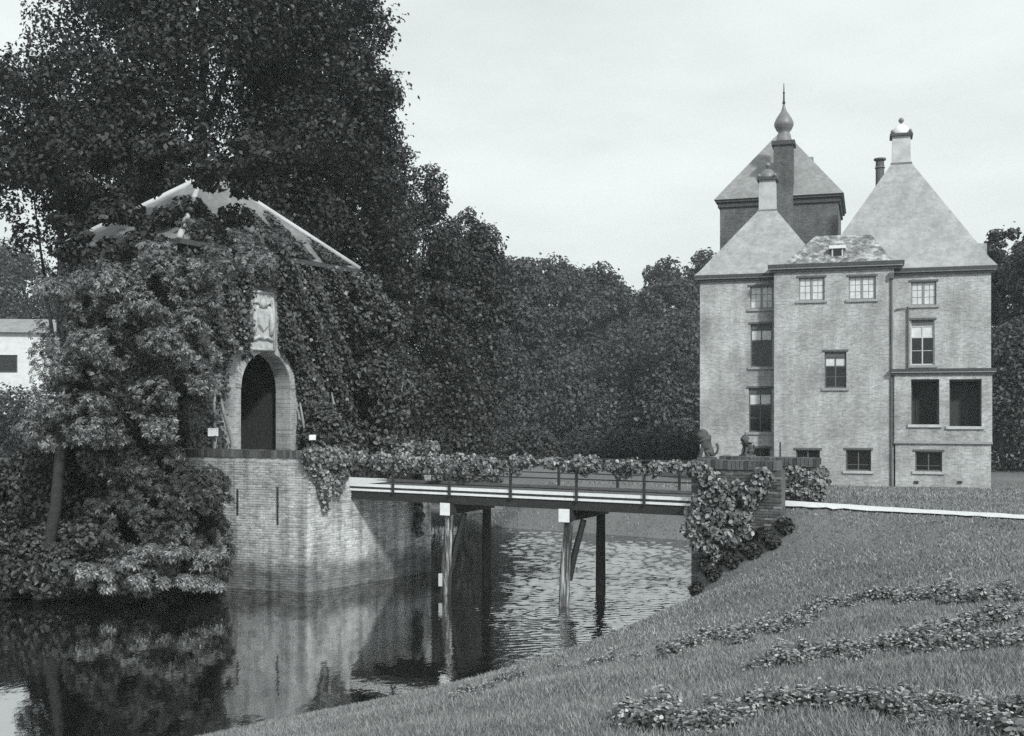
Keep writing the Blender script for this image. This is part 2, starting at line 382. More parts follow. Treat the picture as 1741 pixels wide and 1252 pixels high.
xs = np.concatenate([[-900, -400, -200, -120], np.arange(-80, -20, 1.5), np.arange(-20, 26, 0.4), np.arange(26, 70, 1.5), [80, 120, 200, 400, 900]])
ys = np.concatenate([[-300, -100, -40], np.arange(-20, 4, 1.5), np.arange(4, 64, 0.4), np.arange(64, 110, 2), [120, 160, 250, 500, 1200]])
XX, YY = np.meshgrid(xs, ys); PP = np.stack([XX.ravel(), YY.ravel()], 1)
ZZ = ground_z(PP); nx, ny = len(xs), len(ys)
I = np.arange(nx*ny).reshape(ny, nx)
Q = np.stack([I[:-1, :-1], I[:-1, 1:], I[1:, 1:], I[1:, :-1]], -1).reshape(-1, 4)
me = np_mesh('lawn', np.column_stack([PP, ZZ]), Q, MAT['lawn']); me.polygons.foreach_set('use_smooth', [True]*len(me.polygons))
tag(add_obj('lawn', me), 'mown lawn sloping down to the moat and round the castle', kind='structure')

# the moat: still under the trees, ruffled by the breeze on the open reach round the bridge (real ripples)
WX0, WX1, WY0, WY1 = -4.0, 9.0, 25.0, 53.0
wx = np.arange(WX0, WX1+.001, .09); wy = np.arange(WY0, WY1+.001, .032)
GX, GY = np.meshgrid(wx, wy); rng = np.random.default_rng(31); Zw = np.zeros_like(GX)
for k in range(22):
    lam = rng.uniform(.13, .34); th = rng.normal(math.pi/2+.2, .38); kx, ky = math.cos(th)*2*math.pi/lam, math.sin(th)*2*math.pi/lam
    Zw += lam*.0085*np.sin(kx*GX + ky*GY + rng.uniform(0, 6.28) + .8*np.sin(GX*.7+k)+.6*np.sin(GY*.5+k*2))
gust = .75 + .35*np.sin(GX*.9+GY*.35+1)*np.sin(GY*.8-GX*.4)
edge = np.clip((GX-WX0)/1, 0, 1)*np.clip((WX1-GX)/1, 0, 1)*np.clip((GY-WY0)/1.5, 0, 1)*np.clip((WY1-GY)/1.5, 0, 1)
lane = np.clip((GX + .4*np.sin(GY*.9) + .3*np.sin(GY*2.3) + 1.6)/2.2, 0, 1); lane = .06 + .94*lane*lane*(3-2*lane)
Zw *= gust*edge*lane
nwx, nwy = len(wx), len(wy); I = np.arange(nwx*nwy).reshape(nwy, nwx)
Qw = np.stack([I[:-1, :-1], I[:-1, 1:], I[1:, 1:], I[1:, :-1]], -1).reshape(-1, 4); n0 = nwx*nwy
Vw = np.column_stack([GX.ravel(), GY.ravel(), Zw.ravel()])
X0, X1, Y0, Y1 = -72.0, 12.0, -16.0, 63.0
Vx = np.array([(X0, Y0, 0), (X1, Y0, 0), (X1, WY0, 0), (X0, WY0, 0), (X0, WY1, 0), (X1, WY1, 0), (X1, Y1, 0), (X0, Y1, 0), (WX0, WY0, 0), (WX0, WY1, 0), (WX1, WY0, 0), (WX1, WY1, 0)], float)
Qx = np.array([(0, 1, 2, 3), (4, 5, 6, 7), (3, 8, 9, 4), (10, 2, 5, 11)]) + n0
me = np_mesh('water', np.concatenate([Vw, Vx]), np.concatenate([Qw, Qx]), MAT['water']); me.polygons.foreach_set('use_smooth', [True]*len(me.polygons))
tag(add_obj('water', me), 'dark still moat water, ruffled and bright around the bridge', kind='structure')

# the pale gravel path leading off the bridge
b = MB(); pts = []
fine = []
for a, c_ in zip(PATH[:-1], PATH[1:]):
    for k in range(12): fine.append((a[0]+(c_[0]-a[0])*k/12, a[1]+(c_[1]-a[1])*k/12))
prev = None; rnd = random.Random(3)
for i, (x, y) in enumerate(fine[:-1]):
    d = Vector((fine[i+1][0]-x, fine[i+1][1]-y)).normalized(); nrm = Vector((-d.y, d.x))
    row = [(x + nrm.x*o_, y + nrm.y*o_) for o_ in (-0.38+rnd.uniform(-.05, .05), -0.2, 0, 0.2, 0.38+rnd.uniform(-.05, .05))]
    row = [(p[0], p[1], gzz(*p)+0.035) for p in row]
    if prev:
        for k in range(4): b.quad(prev[k], prev[k+1], row[k+1], row[k])
    prev = row
tag(b.build('path', MAT['gravel'], smooth=True), 'pale gravel path running from the bridge past the castle lawn', kind='structure')

# ------------------------------------------------------------------ brick walls made of bricks
BRM = {}
def brick_mesh(key, l, h, d, mat):
    if key not in BRM:
        b_ = MB(); e = 0.008
        b_.frustum(-l/2, l/2, 0, d, -h/2, -l/2, l/2, 0, d, h/2)
        b_.v = [(-l/2+e, -d, -h/2+e), (l/2-e, -d, -h/2+e), (l/2-e, -d, h/2-e), (-l/2+e, -d, h/2-e), (-l/2, 0, -h/2), (l/2, 0, -h/2), (l/2, 0, h/2), (-l/2, 0, h/2)]
        b_.f = [(0,1,2,3), (0,4,5,1), (1,5,6,2), (2,6,7,3), (3,7,4,0)]
        BRM[key] = (b_.v, b_.f)
        me_ = bpy.data.meshes.new('brick'); me_.from_pydata(b_.v, [], b_.f); me_.materials.append(mat); me_.update()
        BRM[key + '_me'] = me_
    return BRM[key], BRM[key + '_me']

def brick_face(parent, origin, ang, length, z0, z1, key, mat, nparts, near_left=True, seed=1, skip=None):
    """running-bond bricks proud of the mortar; the nparts nearest ones are objects of their own"""
    rng = random.Random(seed); L, h, gap = 0.215, 0.062, 0.012
    (bv, bf), bme = brick_mesh(key, L, h, 0.014, mat)
    rows = int((z1-z0)/(h+gap)); lst = []
    for r_ in range(rows):
        z = z0 + (r_+.5)*(h+gap); x = L/2 + (0 if r_ % 2 else -(L+gap)/2) + gap/2
        while x < length - L*0.35:
            if x > L*0.35 and not (skip and skip(x, z)): lst.append((x, z))
            x += L + gap
    lst.sort(key=lambda p: (p[0] if near_left else length-p[0]) + abs(p[1]-2.2)*0.35)
    rot = Matrix.Rotation(ang, 4, 'Z'); joined = MB()
    for i, (x, z) in enumerate(lst):
        tilt = Matrix.Rotation(rng.uniform(-.012, .012), 4, 'Y'); out_ = rng.uniform(-.006, .008)
        mt = Matrix.Translation(origin) @ rot @ Matrix.Translation((x, -out_, z)) @ tilt
        if i < nparts:
            o = add_obj('brick', bme, parent); o.matrix_basis = mt
        else:
            joined.add([mt @ Vector(p) for p in bv], bf)
    if joined.v:
        tag(joined.build('brickwork', mat, parent), kind='stuff')

# ------------------------------------------------------------------ the bastion
CRN = Vector((-6.1, 33.3)); dR = Vector((0.62, 0.785)).normalized(); dL = Vector((-0.94, 0.34)).normalized()
RC = CRN + dR*5.45; LC = CRN + dL*5.25; BK = Vector((-0.87, 0.49))
TOPZ, COURT = 4.10, 3.06
bast = thing('bastion', (0, 0, 0), 0, 'brick bastion rising from the moat with a sharp corner and a low parapet', 'bastion')
b = MB(); back = [(-18, 46.6), (-14, 44.4)]
inn = 0.0
poly = [LC, CRN, RC, RC + BK*14, LC + BK*7 + Vector((0, 2))]
n = len(poly); b.add([(p.x, p.y, -1.2) for p in poly] + [(p.x, p.y, COURT-.05) for p in poly], [tuple(range(n, 2*n))] + [(i, (i+1) % n, (i+1) % n + n, i+n) for i in range(n)])
b.build('core', MAT['bastion_mortar'], bast)
def strip(p0, p1, th, z0, z1):
    """a wall strip along p0-p1, th thick on its left side (inside)"""
    d = (p1-p0).normalized(); nn = Vector((-d.y, d.x))*th; q = [p0, p1, p1+nn, p0+nn]
    return MB().add([(p.x, p.y, z0) for p in q] + [(p.x, p.y, z1) for p in q], [(0,3,2,1), (4,5,6,7), (0,1,5,4), (1,2,6,5), (2,3,7,6), (3,0,4,7)])
BR0, BR1 = 1.70, 4.35      # the bridge's gap in the right-hand parapet
strip(LC, CRN, 0.42, COURT-.06, TOPZ-.12).build('parapet', MAT['bastion_mortar'], bast)
strip(CRN + dR*0.42, CRN + dR*BR0, 0.42, COURT-.06, TOPZ-.12).build('parapet', MAT['bastion_mortar'], bast)
strip(CRN + dR*BR1, RC, 0.42, COURT-.06, TOPZ-.12).build('parapet', MAT['bastion_mortar'], bast)
angR = math.atan2(dR.y, dR.x); angL = math.atan2(-dL.y, -dL.x)
brick_face(bast, Vector((CRN.x, CRN.y, 0)), angR, 5.43, -0.1, TOPZ-.13, 'bastion', MAT['bastion_brick'], 130, True, 5, lambda x, z: z > COURT-.08 and BR0 < x < BR1)
o0 = CRN + dL*5.2
brick_face(bast, Vector((o0.x, o0.y, 0)), angL, 5.2, -0.1, TOPZ-.13, 'bastion', MAT['bastion_brick'], 150, False, 6)
# rowlock coping: bricks on edge
cb = MB().box(-0.048, 0.048, -0.04, 0.46, -0.115, 0.115); cme = bpy.data.meshes.new('coping_brick'); cme.from_pydata(cb.v, [], cb.f); cme.materials.append(MAT['coping_brick'])
def coping(parent, p0, ang, length, z, n_max, seed):
    rng = random.Random(seed); rot = Matrix.Rotation(ang, 4, 'Z'); k = 0; x = 0.06
    while x < length - .04 and k < n_max:
        o = add_obj('coping_brick', cme, parent)
        o.matrix_basis = Matrix.Translation((p0.x, p0.y, z)) @ rot @ Matrix.Translation((x, rng.uniform(-.012, .012), rng.uniform(-.01, .01))) @ Matrix.Rotation(rng.uniform(-.03, .03), 4, 'Y')
        x += 0.108; k += 1
coping(bast, CRN + dL*5.24, angL, 5.24, TOPZ-.004, 70, 1)
coping(bast, CRN + dR*.45, angR, BR0-.45, TOPZ-.004, 12, 2)
coping(bast, CRN + dR*BR1, angR, 5.45-BR1, TOPZ-.004, 12, 3)
# iron wall anchors on the left face
for px, y0, y1 in ((473, 828, 892), (405, 832, 875)):
    u = (px-CX)/F; t_ = (u*CRN.y - CRN.x)/(dL.x - u*dL.y); p = CRN + dL*t_
    bb = MB().box(-.022, .022, -.05, .0, gz(y1, p.y), gz(y0, p.y)); o = bb.build('wall_anchor', MAT['iron'], bast); o.location = (p.x, p.y, 0); o.rotation_euler = (0, 0, angL)
# the court on top
b = MB(); b.add([(p.x, p.y, COURT) for p in (LC + Vector((.3, .5)), CRN + Vector((0, .55)), RC + Vector((-.5, .1)), RC + BK*13.5, LC + BK*6.8 + Vector((0, 2)))], [(0, 1, 2, 3, 4)])
tag(b.build('court', MAT['gravel']), 'pale gravel court in front of the gatehouse', kind='structure')

# ------------------------------------------------------------------ walls with openings
def wall_holes(mb, s0, s1, z0, z1, t, holes, depth=0.25):
    """front skin of a wall at depth t with rectangular openings and their reveals"""
    S = sorted({s0, s1, *[h[0] for h in holes], *[h[1] for h in holes]}); Z = sorted({z0, z1, *[h[2] for h in holes], *[h[3] for h in holes]})
    for i in range(len(S)-1):
        for j in range(len(Z)-1):
            cs_, cz_ = (S[i]+S[i+1])/2, (Z[j]+Z[j+1])/2
            if any(h[0] < cs_ < h[1] and h[2] < cz_ < h[3] for h in holes): continue
            mb.quad((S[i], t, Z[j]), (S[i+1], t, Z[j]), (S[i+1], t, Z[j+1]), (S[i], t, Z[j+1]))
    for a, c_, lo, hi in holes:
        d = t + depth
        mb.quad((a, t, lo), (a, t, hi), (a, d, hi), (a, d, lo)); mb.quad((c_, t, lo), (c_, d, lo), (c_, d, hi), (c_, t, hi))
        mb.quad((a, t, lo), (a, d, lo), (c_, d, lo), (c_, t, lo)); mb.quad((a, t, hi), (c_, t, hi), (c_, d, hi), (a, d, hi))

# ------------------------------------------------------------------ the castle
K = Frame(17.1, 57.6, 1.45, math.atan2(-.305, .952))
cas = thing('castle', K.o, K.ang, 'brick castle with two tall pyramid roofs, white chimneys and a tower behind', 'castle')
T0, TW, TP = 0.0, 1.0, -0.15
def rect(x0, x1, y0, y1, t):
    s0, s1 = K.s(x0, t), K.s(x1, t); sm = (s0+s1)/2; return (s0, s1, K.z(y1, sm, t), K.z(y0, sm, t))
cz = lambda px, py, t: K.z(py, K.s(px, t), t)

LW0, LW1 = K.s(1190, TW), K.s(1400, TW); LWD = LW1-LW0
RW0, RW1 = K.s(1393, TW), K.s(1685, TW); RWD = RW1-RW0
CB0, CB1 = K.s(1316, T0), K.s(1520, T0)
zL, zC, zR = cz(1250, 478, TW), cz(1420, 460, T0), cz(1610, 466, TW)
holesL = [rect(1275, 1314, 487, 525, TW), rect(1276, 1313, 551, 624, TW), rect(1273, 1312, 660, 735, TW), rect(1275, 1310, 762, 790, TW)]
holesC = [rect(1358, 1402, 472, 511, T0), rect(1443, 1489, 470, 509, T0), rect(1402, 1439, 598, 660, T0), rect(1353, 1394, 765, 800, T0), rect(1438, 1481, 765, 801, T0)]
holesR = [rect(1549, 1592, 479, 519, TW), rect(1548, 1589, 544, 621, TW)]
PW0, PW1 = K.s(1520.5, TP), K.s(1687, TP); zP = cz(1605, 637, TP)
holesP = [rect(1549, 1597, 645, 722, TP), rect(1614, 1669, 645, 725, TP)]
holesPB = [rect(1556, 1602, 768, 802, TP)]

def body(name, s0, s1, t0, t1, zt, holes, mat):
    mb = MB(); wall_holes(mb, s0, s1, -1.2, zt, t0, holes)
    mb.quad((s1, t0, -1.2), (s1, t1, -1.2), (s1, t1, zt), (s1, t0, zt)); mb.quad((s0, t1, -1.2), (s0, t0, -1.2), (s0, t0, zt), (s0, t1, zt))
    mb.quad((s1, t1, -1.2), (s0, t1, -1.2), (s0, t1, zt), (s1, t1, zt)); mb.quad((s0, t0, zt), (s1, t0, zt), (s1, t1, zt), (s0, t1, zt))
    return mb.build(name, mat, cas)
body('wall', LW0, LW1, TW, TW+LWD, zL, holesL, MAT['castle_brick'])
body('wall', RW0+.01, RW1, TW+.003, TW+RWD, zR, holesR, MAT['castle_brick'])
body('wall', CB0, CB1, T0, TW-.004, zC, holesC, MAT['castle_brick'])
body('rear_wall', K.s(1300, 8), K.s(1600, 8), 7.6, 15, zL-.4, [], MAT['castle_brick'])
# veranda
mb = MB(); zpb = cz(1605, 752, TP)
wall_holes(mb, PW0, PW1, zpb, zP, TP, holesP, 0.35)
mb.quad((PW1, TP, zpb), (PW1, TW, zpb), (PW1, TW, zP), (PW1, TP, zP)); mb.quad((PW0, TP, zP), (PW1, TP, zP), (PW1, TW, zP), (PW0, TW, zP))
mb.quad((PW0, TW, zpb), (PW0, TP, zpb), (PW0, TP, zP), (PW0, TW, zP))
ver = mb.build('veranda', MAT['castle_brick'], cas)
mb = MB(); wall_holes(mb, PW0+.05, PW1-.06, -1.2, zpb, TP+.05, holesPB)
mb.quad((PW1-.06, TP+.05, -1.2), (PW1-.06, TW, -1.2), (PW1-.06, TW, zpb), (PW1-.06, TP+.05, zpb)); mb.quad((PW0+.05, TW, -1.2), (PW0+.05, TP+.05, -1.2), (PW0+.05, TP+.05, zpb), (PW0+.05, TW, zpb))
mb.build('base_wall', MAT['castle_brick'], cas)
MB().box(PW0-.02, PW1+.02, TP-.06, TW, zpb-.08, zpb+.04).build('string_course', MAT['sill_stone'], ver)
MB().box(PW0+.4, PW1-.3, TW-.12, TW-.05, zpb+.05, zP-.1).build('inner_wall', MAT['shaded_loggia_wall'], ver)
MB().box(holesP[0][0]+.25, holesP[0][1]-.2, TW-.16, TW-.121, zpb+.2, zP-.9).build('inner_door', MAT['dark_wood'], ver)
for h in holesP:
    MB().box(h[0]-.16, h[1]+.14, TP-.1, TP+.3, h[2]-.14, h[2]).build('sill', MAT['chimney_render'], ver)
    MB().box(h[0]-.02, h[0]+.06, TP+.36, TP+.42, h[2]-.02, h[3]).box(h[1]-.06, h[1]+.02, TP+.36, TP+.42, h[2]-.02, h[3]).box(h[0]+.06, h[1]-.06, TP+.36, TP+.42, h[3]-.1, h[3]-.003).build('opening_frame', MAT['frame_dark'], ver)
def cornice(s0, s1, t0, t1, z, h=0.34, out_=0.3):
    """stepped eaves moulding: dark gutter, pale fillet, dark bed"""
    o = MB().box(s0-out_, s1+out_, t0-out_, t1, z+h*.55, z+h).build('cornice', MAT['cornice_dark'], cas)
    MB().box(s0-out_*.8, s1+out_*.8, t0-out_*.8, t1-.01, z+h*.36, z+h*.548).build('fillet', MAT['frame_light'], o)
    MB().box(s0-out_*.5, s1+out_*.5, t0-out_*.5, t1-.02, z, z+h*.358).build('bed_moulding', MAT['cornice_dark'], o)
cornice(LW0, LW1, TW, TW+LWD, zL); cornice(RW0, RW1, TW, TW+RWD, zR); cornice(CB0, CB1+.2, T0, TW+1.0, zC, .38)
cornice(PW0, PW1, TP, TW-.01, zP, .3, .2)

# roofs
def pyramid(s0, s1, t0, t1, z, sa, ta, za, half, mat, name='roof'):
    mb_ = MB(); e = .28
    b0 = (s0-e, s1+e, t0-e, t1+e)
    # slightly flared eaves
    k = 0.07; cx0, cx1, ct0, ct1 = [b0[i] + ((sa-half, sa+half, ta-half, ta+half)[i]-b0[i])*(k*1.25) for i in range(4)]
    mb_.frustum(b0[0], b0[1], b0[2], b0[3], z, cx0, cx1, ct0, ct1, z+(za-z)*k)
    mb_.frustum(cx0, cx1, ct0, ct1, z+(za-z)*k, sa-half, sa+half, ta-half, ta+half, za)
    return mb_.build(name, mat, cas)
taL = TW+LWD/2; saL = (LW0+LW1)/2+.1; zaL = cz(1300, 361, taL)
pyramid(LW0, LW1, TW, TW+LWD, zL+.34, saL, taL, zaL, .5, MAT['slate'])
taR = TW+RWD/2; saR = (RW0+RW1)/2; zaR = cz(1541, 281, taR)
roofR = pyramid(RW0, RW1, TW, TW+RWD, zR+.34, saR, taR, zaR, .52, MAT['slate'])
def chimney(sa, ta, zb, zt, half, dome_mat):
    o = MB().frustum(sa-half, sa+half, ta-half, ta+half, zb-.35, sa-half*.93, sa+half*.93, ta-half*.93, ta+half*.93, zt).build('chimney', MAT['chimney_render'], cas)
    MB().box(sa-half*1.12, sa+half*1.12, ta-half*1.12, ta+half*1.12, zb-.12, zb+.06).build('flashing', MAT['lead'], o)
    r_ = half*1.2; MB().box(sa-r_, sa+r_, ta-r_, ta+r_, zt, zt+.13).build('cap', MAT['cornice_dark'], o)
    MB().lathe([(half*.98*math.cos(q*math.pi/16), zt+.13+math.sin(q*math.pi/16)*half*1.2) for q in range(9)], (sa, ta, 0), 16).build('dome', dome_mat, o, True)
    for k in range(4):
        a = k*math.pi/2 + math.pi/4; MB().lathe([(0.02, 0), (.09, .05), (.11, .12), (.07, .2), (.01, .24)], (sa+math.cos(a)*half*1.3, ta+math.sin(a)*half*1.3, zt+.13), 8).build('knob', MAT['lead'], o, True)
    MB().lathe([(0.02, 0), (.03, .06), (.12, .12), (.15, .22), (.10, .32), (0.02, .37)], (sa, ta, zt+.13+half*1.22), 12).build('finial', MAT['lead'], o, True)
chimney(saR, taR, zaR, cz(1541, 234, taR), .50, MAT['white_paint'])
chimney(saL, taL, zaL, cz(1300, 309, taL), .47, MAT['lead'])
# hipped tile roof of the projecting block
zr0 = zC+.38; s0, s1 = K.s(1333, .1), K.s(1518, .1); ts = 2.1; zt_ = cz(1432, 400, ts)
hip = MB().frustum(s0, s1, -.2, 5.0, zr0, K.s(1386, ts), K.s(1480, ts), ts, ts+.5, zt_).build('tile_roof', MAT['lichen_tile'], cas)
ds0, ds1 = K.s(1413, .6), K.s(1435, .6); dz0 = zr0+.15; dz1 = cz(1424, 424, .6)
dm = MB().box(ds0, ds1, .35, 1.9, dz0-.1, dz1).build('dormer', MAT['frame_dark'], cas)
MB().box(ds0-.09, ds1+.09, .22, 2.1, dz1, dz1+.16).build('roof', MAT['white_paint'], dm)
MB().box(ds0+.12, ds1-.12, .335, .36, dz0+.05, dz1-.1).build('pane', MAT['glass_dark'], dm)
MB().box(ds0+.04, ds0+.11, .3, .37, dz0, dz1-.01).box(ds1-.11, ds1-.04, .3, .37, dz0, dz1-.01).build('jamb', MAT['frame_light'], dm)
# thin stack and rear chimney
tt = 8.2; sa = K.s(1496, tt); zt_ = cz(1496, 270, tt)
o = MB().lathe([(.24, 11), (.24, zt_-.6), (.30, zt_-.55), (.24, zt_-.45), (.23, zt_-.15), (.34, zt_-.1), (.34, zt_)], (sa, tt, 0), 12).build('chimney_pot', MAT['tower_brick'], cas)
tt = 8.3; MB().box(K.s(1661, tt), K.s(1678, tt), tt, tt+.8, 9.5, cz(1670, 414, tt)).build('rear_chimney', MAT['castle_brick'], cas)

# windows: each frame is a part with its panes, sill and blind below it
def window(h, t, kind):
    s0, s1, z0, z1 = h; d = t+.14; fw = .07; mb_ = MB(); light = kind == 'casement'
    fm = MAT['frame_light'] if kind == 'white' else MAT['frame_grey'] if kind == 'casement' else MAT['frame_dark']
    ztop = z1
    if kind in ('cross', 'white', 'sash'): ztop = z1 - .28
    mb_.box(s0+.002, s0+fw, d-.03, d+.05, z0+.002, z1-.002).box(s1-fw, s1-.002, d-.03, d+.05, z0+.002, z1-.002)
    mb_.box(s0+fw, s1-fw, d-.03, d+.05, z0+.002, z0+fw).box(s0+fw, s1-fw, d-.03, d+.05, ztop-fw, ztop-.002)
    mid = (s0+s1)/2; panes = []
    if light:
        mb_.box(mid-.05, mid+.05, d-.04, d+.05, z0+fw, ztop-fw)
        for a, c_ in ((s0+fw, mid-.05), (mid+.05, s1-fw)):
            for k in range(1, 3): mb_.box(a, c_, d-.01, d+.03, z0+fw+(ztop-z0-2*fw)*k/3-.011, z0+fw+(ztop-z0-2*fw)*k/3+.011)
            mb_.box((a+c_)/2-.011, (a+c_)/2+.011, d-.012, d+.028, z0+fw, ztop-fw)
            panes.append((a, c_, z0+fw, ztop-fw, MAT['glass_curtain_glare']))
    else:
        zt2 = z0 + (ztop-z0)*(.70 if kind != 'basement' else .55)
        if kind != 'basement': mb_.box(s0+fw, s1-fw, d-.03, d+.05, zt2-.035, zt2+.035)
        mb_.box(mid-.03, mid+.03, d-.028, d+.048, z0+fw, ztop-fw)
        mb_.box(s0+fw, s1-fw, d-.01, d+.03, z0+(zt2-z0)*.52-.015, z0+(zt2-z0)*.52+.015)
        for a, c_ in ((s0+fw, mid-.03), (mid+.03, s1-fw)):
            if kind == 'basement': panes.append((a, c_, z0+fw, ztop-fw, MAT['glass_dark']))
            else: panes += [(a, c_, z0+fw, zt2-.035, MAT['glass_dark']), (a, c_, zt2+.035, ztop-fw, MAT['glass_curtain_glare'])]
    fr = mb_.build('window', fm, cas)
    for a, c_, lo, hi, mt in panes: MB().box(a, c_, d+.005, d+.02, lo, hi).build('pane', mt, fr)
    MB().box(s0-.14, s1+.14, t-.09, t+.13, z0-.13, z0-.002).build('sill', MAT['sill_stone'] if light or kind != 'basement' else MAT['stone'], fr)
    if ztop < z1: MB().box(s0+fw, s1-fw, d-.05, d+.02, ztop, z1-.004).build('blind', MAT['frame_dark'], fr)
    MB().box(s0-.1, s1+.1, t-.045, t+.1, z1+.002, z1+.10).build('lintel', MAT['frame_dark'], fr)
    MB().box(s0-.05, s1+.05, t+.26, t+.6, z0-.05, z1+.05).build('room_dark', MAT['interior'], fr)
for h, k in zip(holesL, ('casement', 'cross', 'cross', 'basement')): window(h, TW, k)
for h, k in zip(holesC, ('casement', 'casement', 'sash', 'basement', 'basement')): window(h, T0, k)
for h, k in zip(holesR, ('casement', 'white')): window(h, TW, k)
window(holesPB[0], TP+.05, 'basement')
# rainwater pipe and wall anchors
sp = CB1-.12
dp = MB().tube([(sp, -.07, cz(1518, 468, 0)), (sp, -.07, -.2)], .05, 8).build('downpipe', MAT['frame_dark'], cas)
MB().box(sp-.12, sp+.12, -.2, -.003, cz(1518, 474, 0), cz(1518, 464, 0)).build('hopper', MAT['frame_dark'], dp)
s_ = K.s(1544, TW-.05); MB().tube([(K.s(1522, TW-.05), TW-.08, cz(1524, 527, TW)), (s_, TW-.08, cz(1544, 523, TW)), (s_, TW-.08, cz(1544, 628, TW))], .045, 8).build('downpipe', MAT['frame_dark'], cas)
for px, y0, y1 in ((1327, 752, 780), (1514, 560, 585)):
    s_ = K.s(px, 0); MB().box(s_-.025, s_+.025, -.04, -.002, cz(px, y1, 0), cz(px, y0, 0)).build('wall_anchor', MAT['iron'], cas)
for px in (1558, 1632):
    s_ = K.s(px, TP); MB().box(s_-.1, s_+.1, TP-.02, TP+.1, cz(px, 822, TP), cz(px, 818, TP)).build('air_brick', MAT['iron'], cas)

# the tower behind
TT = 11.0
s0, s1 = K.s(1224, TT), K.s(1425, TT); wd = s1-s0; zE = cz(1325, 340, TT)
tw = MB().box(s0, s1, TT, TT+wd, -1.2, zE).build('tower', MAT['tower_brick'], cas)
MB().box(s0-.25, s1+.25, TT-.25, TT+wd+.25, zE, zE+.16).build('eaves_board', MAT['cornice_dark'], tw)
MB().box(s0-.12, s1+.12, TT-.12, TT+wd+.12, zE-.3, zE-.002).build('bed_moulding', MAT['cornice_dark'], tw)
sm, tm = (s0+s1)/2, TT+wd/2; zA = cz(1328, 232, tm)
mb = MB(); e = .34; mb.frustum(s0-e, s1+e, TT-e, TT+wd+e, zE+.16, sm-.35, sm+.35, tm-.35, tm+.35, zA)
mb.build('roof', MAT['tower_slate'], tw)
# stair turret with its onion
su0, su1 = K.s(1315, TT-.6), K.s(1348, TT-.6); zt_ = cz(1331, 246, TT-.6); hw = (su1-su0)/2; sc_ = (su0+su1)/2; tcn = TT+.35
tur = MB().box(su0, su1, TT-.55, TT-.55+2*hw, -1.0, zt_).build('stair_turret', MAT['tower_brick'], cas)
tcn = TT-.55+hw
MB().box(su0-.12, su1+.12, TT-.67, TT-.43+2*hw, zt_, zt_+.25).build('cornice', MAT['cornice_dark'], tur)
px_m = K.depth(sc_, tcn)/F
zb = zt_+.25
def ym(dy): return dy*px_m
prof = [(ym(16), 0), (ym(13), ym(4)), (ym(11), ym(14)), (ym(9), ym(17)), (ym(12.5), ym(21)), (ym(16), ym(28)), (ym(16.3), ym(33)), (ym(13.5), ym(40)), (ym(9), ym(47)), (ym(5), ym(53)), (ym(2.6), ym(60)), (ym(1.8), ym(66))]
MB().lathe(prof, (sc_, tcn, zb), 20).build('onion_dome', MAT['lead'], tur, True)
MB().lathe([(ym(1.8), 0), (ym(2.8), ym(3)), (ym(1.6), ym(6)), (ym(1.3), ym(18)), (ym(2), ym(20)), (ym(1), ym(22)), (ym(.6), ym(36))], (sc_, tcn, zb+ym(65)), 8).build('spike', MAT['iron'], tur, True)
for a, c_, y0 in ((1275, 1287, 279), (1368, 1383, 269)):
    MB().box(K.s(a, tm), K.s(c_, tm), tm-.3, tm+.3, zE+.2, cz((a+c_)/2, y0, tm)).build('dormer', MAT['tower_slate'], tw)

# ------------------------------------------------------------------ the gatehouse
G = Frame(-8.55, 39.5, COURT, math.atan2(.87, .49))
gh = thing('gatehouse', G.o, G.ang, 'ivy-grown gatehouse with a dark round arch and a pale hipped slate roof', 'gatehouse')
GW, GD = 4.26, 5.2; zEv, zAp = 7.75, 10.65
ac, ar, aspr = -.2, 1.27, 4.38-1.27
mb = MB()
arc = [(ac + ar*math.cos(math.pi - math.pi*k/16), aspr + ar*math.sin(math.pi*k/16)) for k in range(17)]
mb.quad((-GW, 0, -.3), (ac-ar, 0, -.3), (ac-ar, 0, aspr), (-GW, 0, aspr)); mb.quad((ac+ar, 0, -.3), (GW, 0, -.3), (GW, 0, aspr), (ac+ar, 0, aspr))
mb.quad((-GW, 0, aspr), (ac-ar, 0, aspr), (ac-ar, 0, zEv), (-GW, 0, zEv)); mb.quad((ac+ar, 0, aspr), (GW, 0, aspr), (GW, 0, zEv), (ac+ar, 0, zEv))
for (x0, z0), (x1, z1) in zip(arc[:-1], arc[1:]):
    mb.quad((x0, 0, z0), (x1, 0, z1), (x1, 0, zEv), (x0, 0, zEv))
    mb.quad((x0, 0, z0), (x0, .68, z0), (x1, .68, z1), (x1, 0, z1))
for sx in (ac-ar, ac+ar): mb.quad((sx, 0, -.3), (sx, .68, -.3), (sx, .68, aspr), (sx, 0, aspr))
mb.quad((GW, 0, -.3), (GW, GD, -.3), (GW, GD, zEv), (GW, 0, zEv)); mb.quad((-GW, GD, -.3), (-GW, 0, -.3), (-GW, 0, zEv), (-GW, GD, zEv)); mb.quad((GW, GD, -.3), (-GW, GD, -.3), (-GW, GD, zEv), (GW, GD, zEv))
mb.build('wall', MAT['gate_brick'], gh)
MB().box(-GW+.3, GW-.3, .69, GD-.2, -.2, -.02).box(-GW+.3, GW-.3, 3.2, 3.3, -.02, 5).box(-GW+.3, ac-ar-.3, .69, 3.2, -.02, 5).box(ac+ar+.3, GW-.3, .69, 3.2, -.02, 5).box(-GW+.3, GW-.3, .69, 3.3, 5.0, 5.1).build('passage', MAT['interior'], gh)
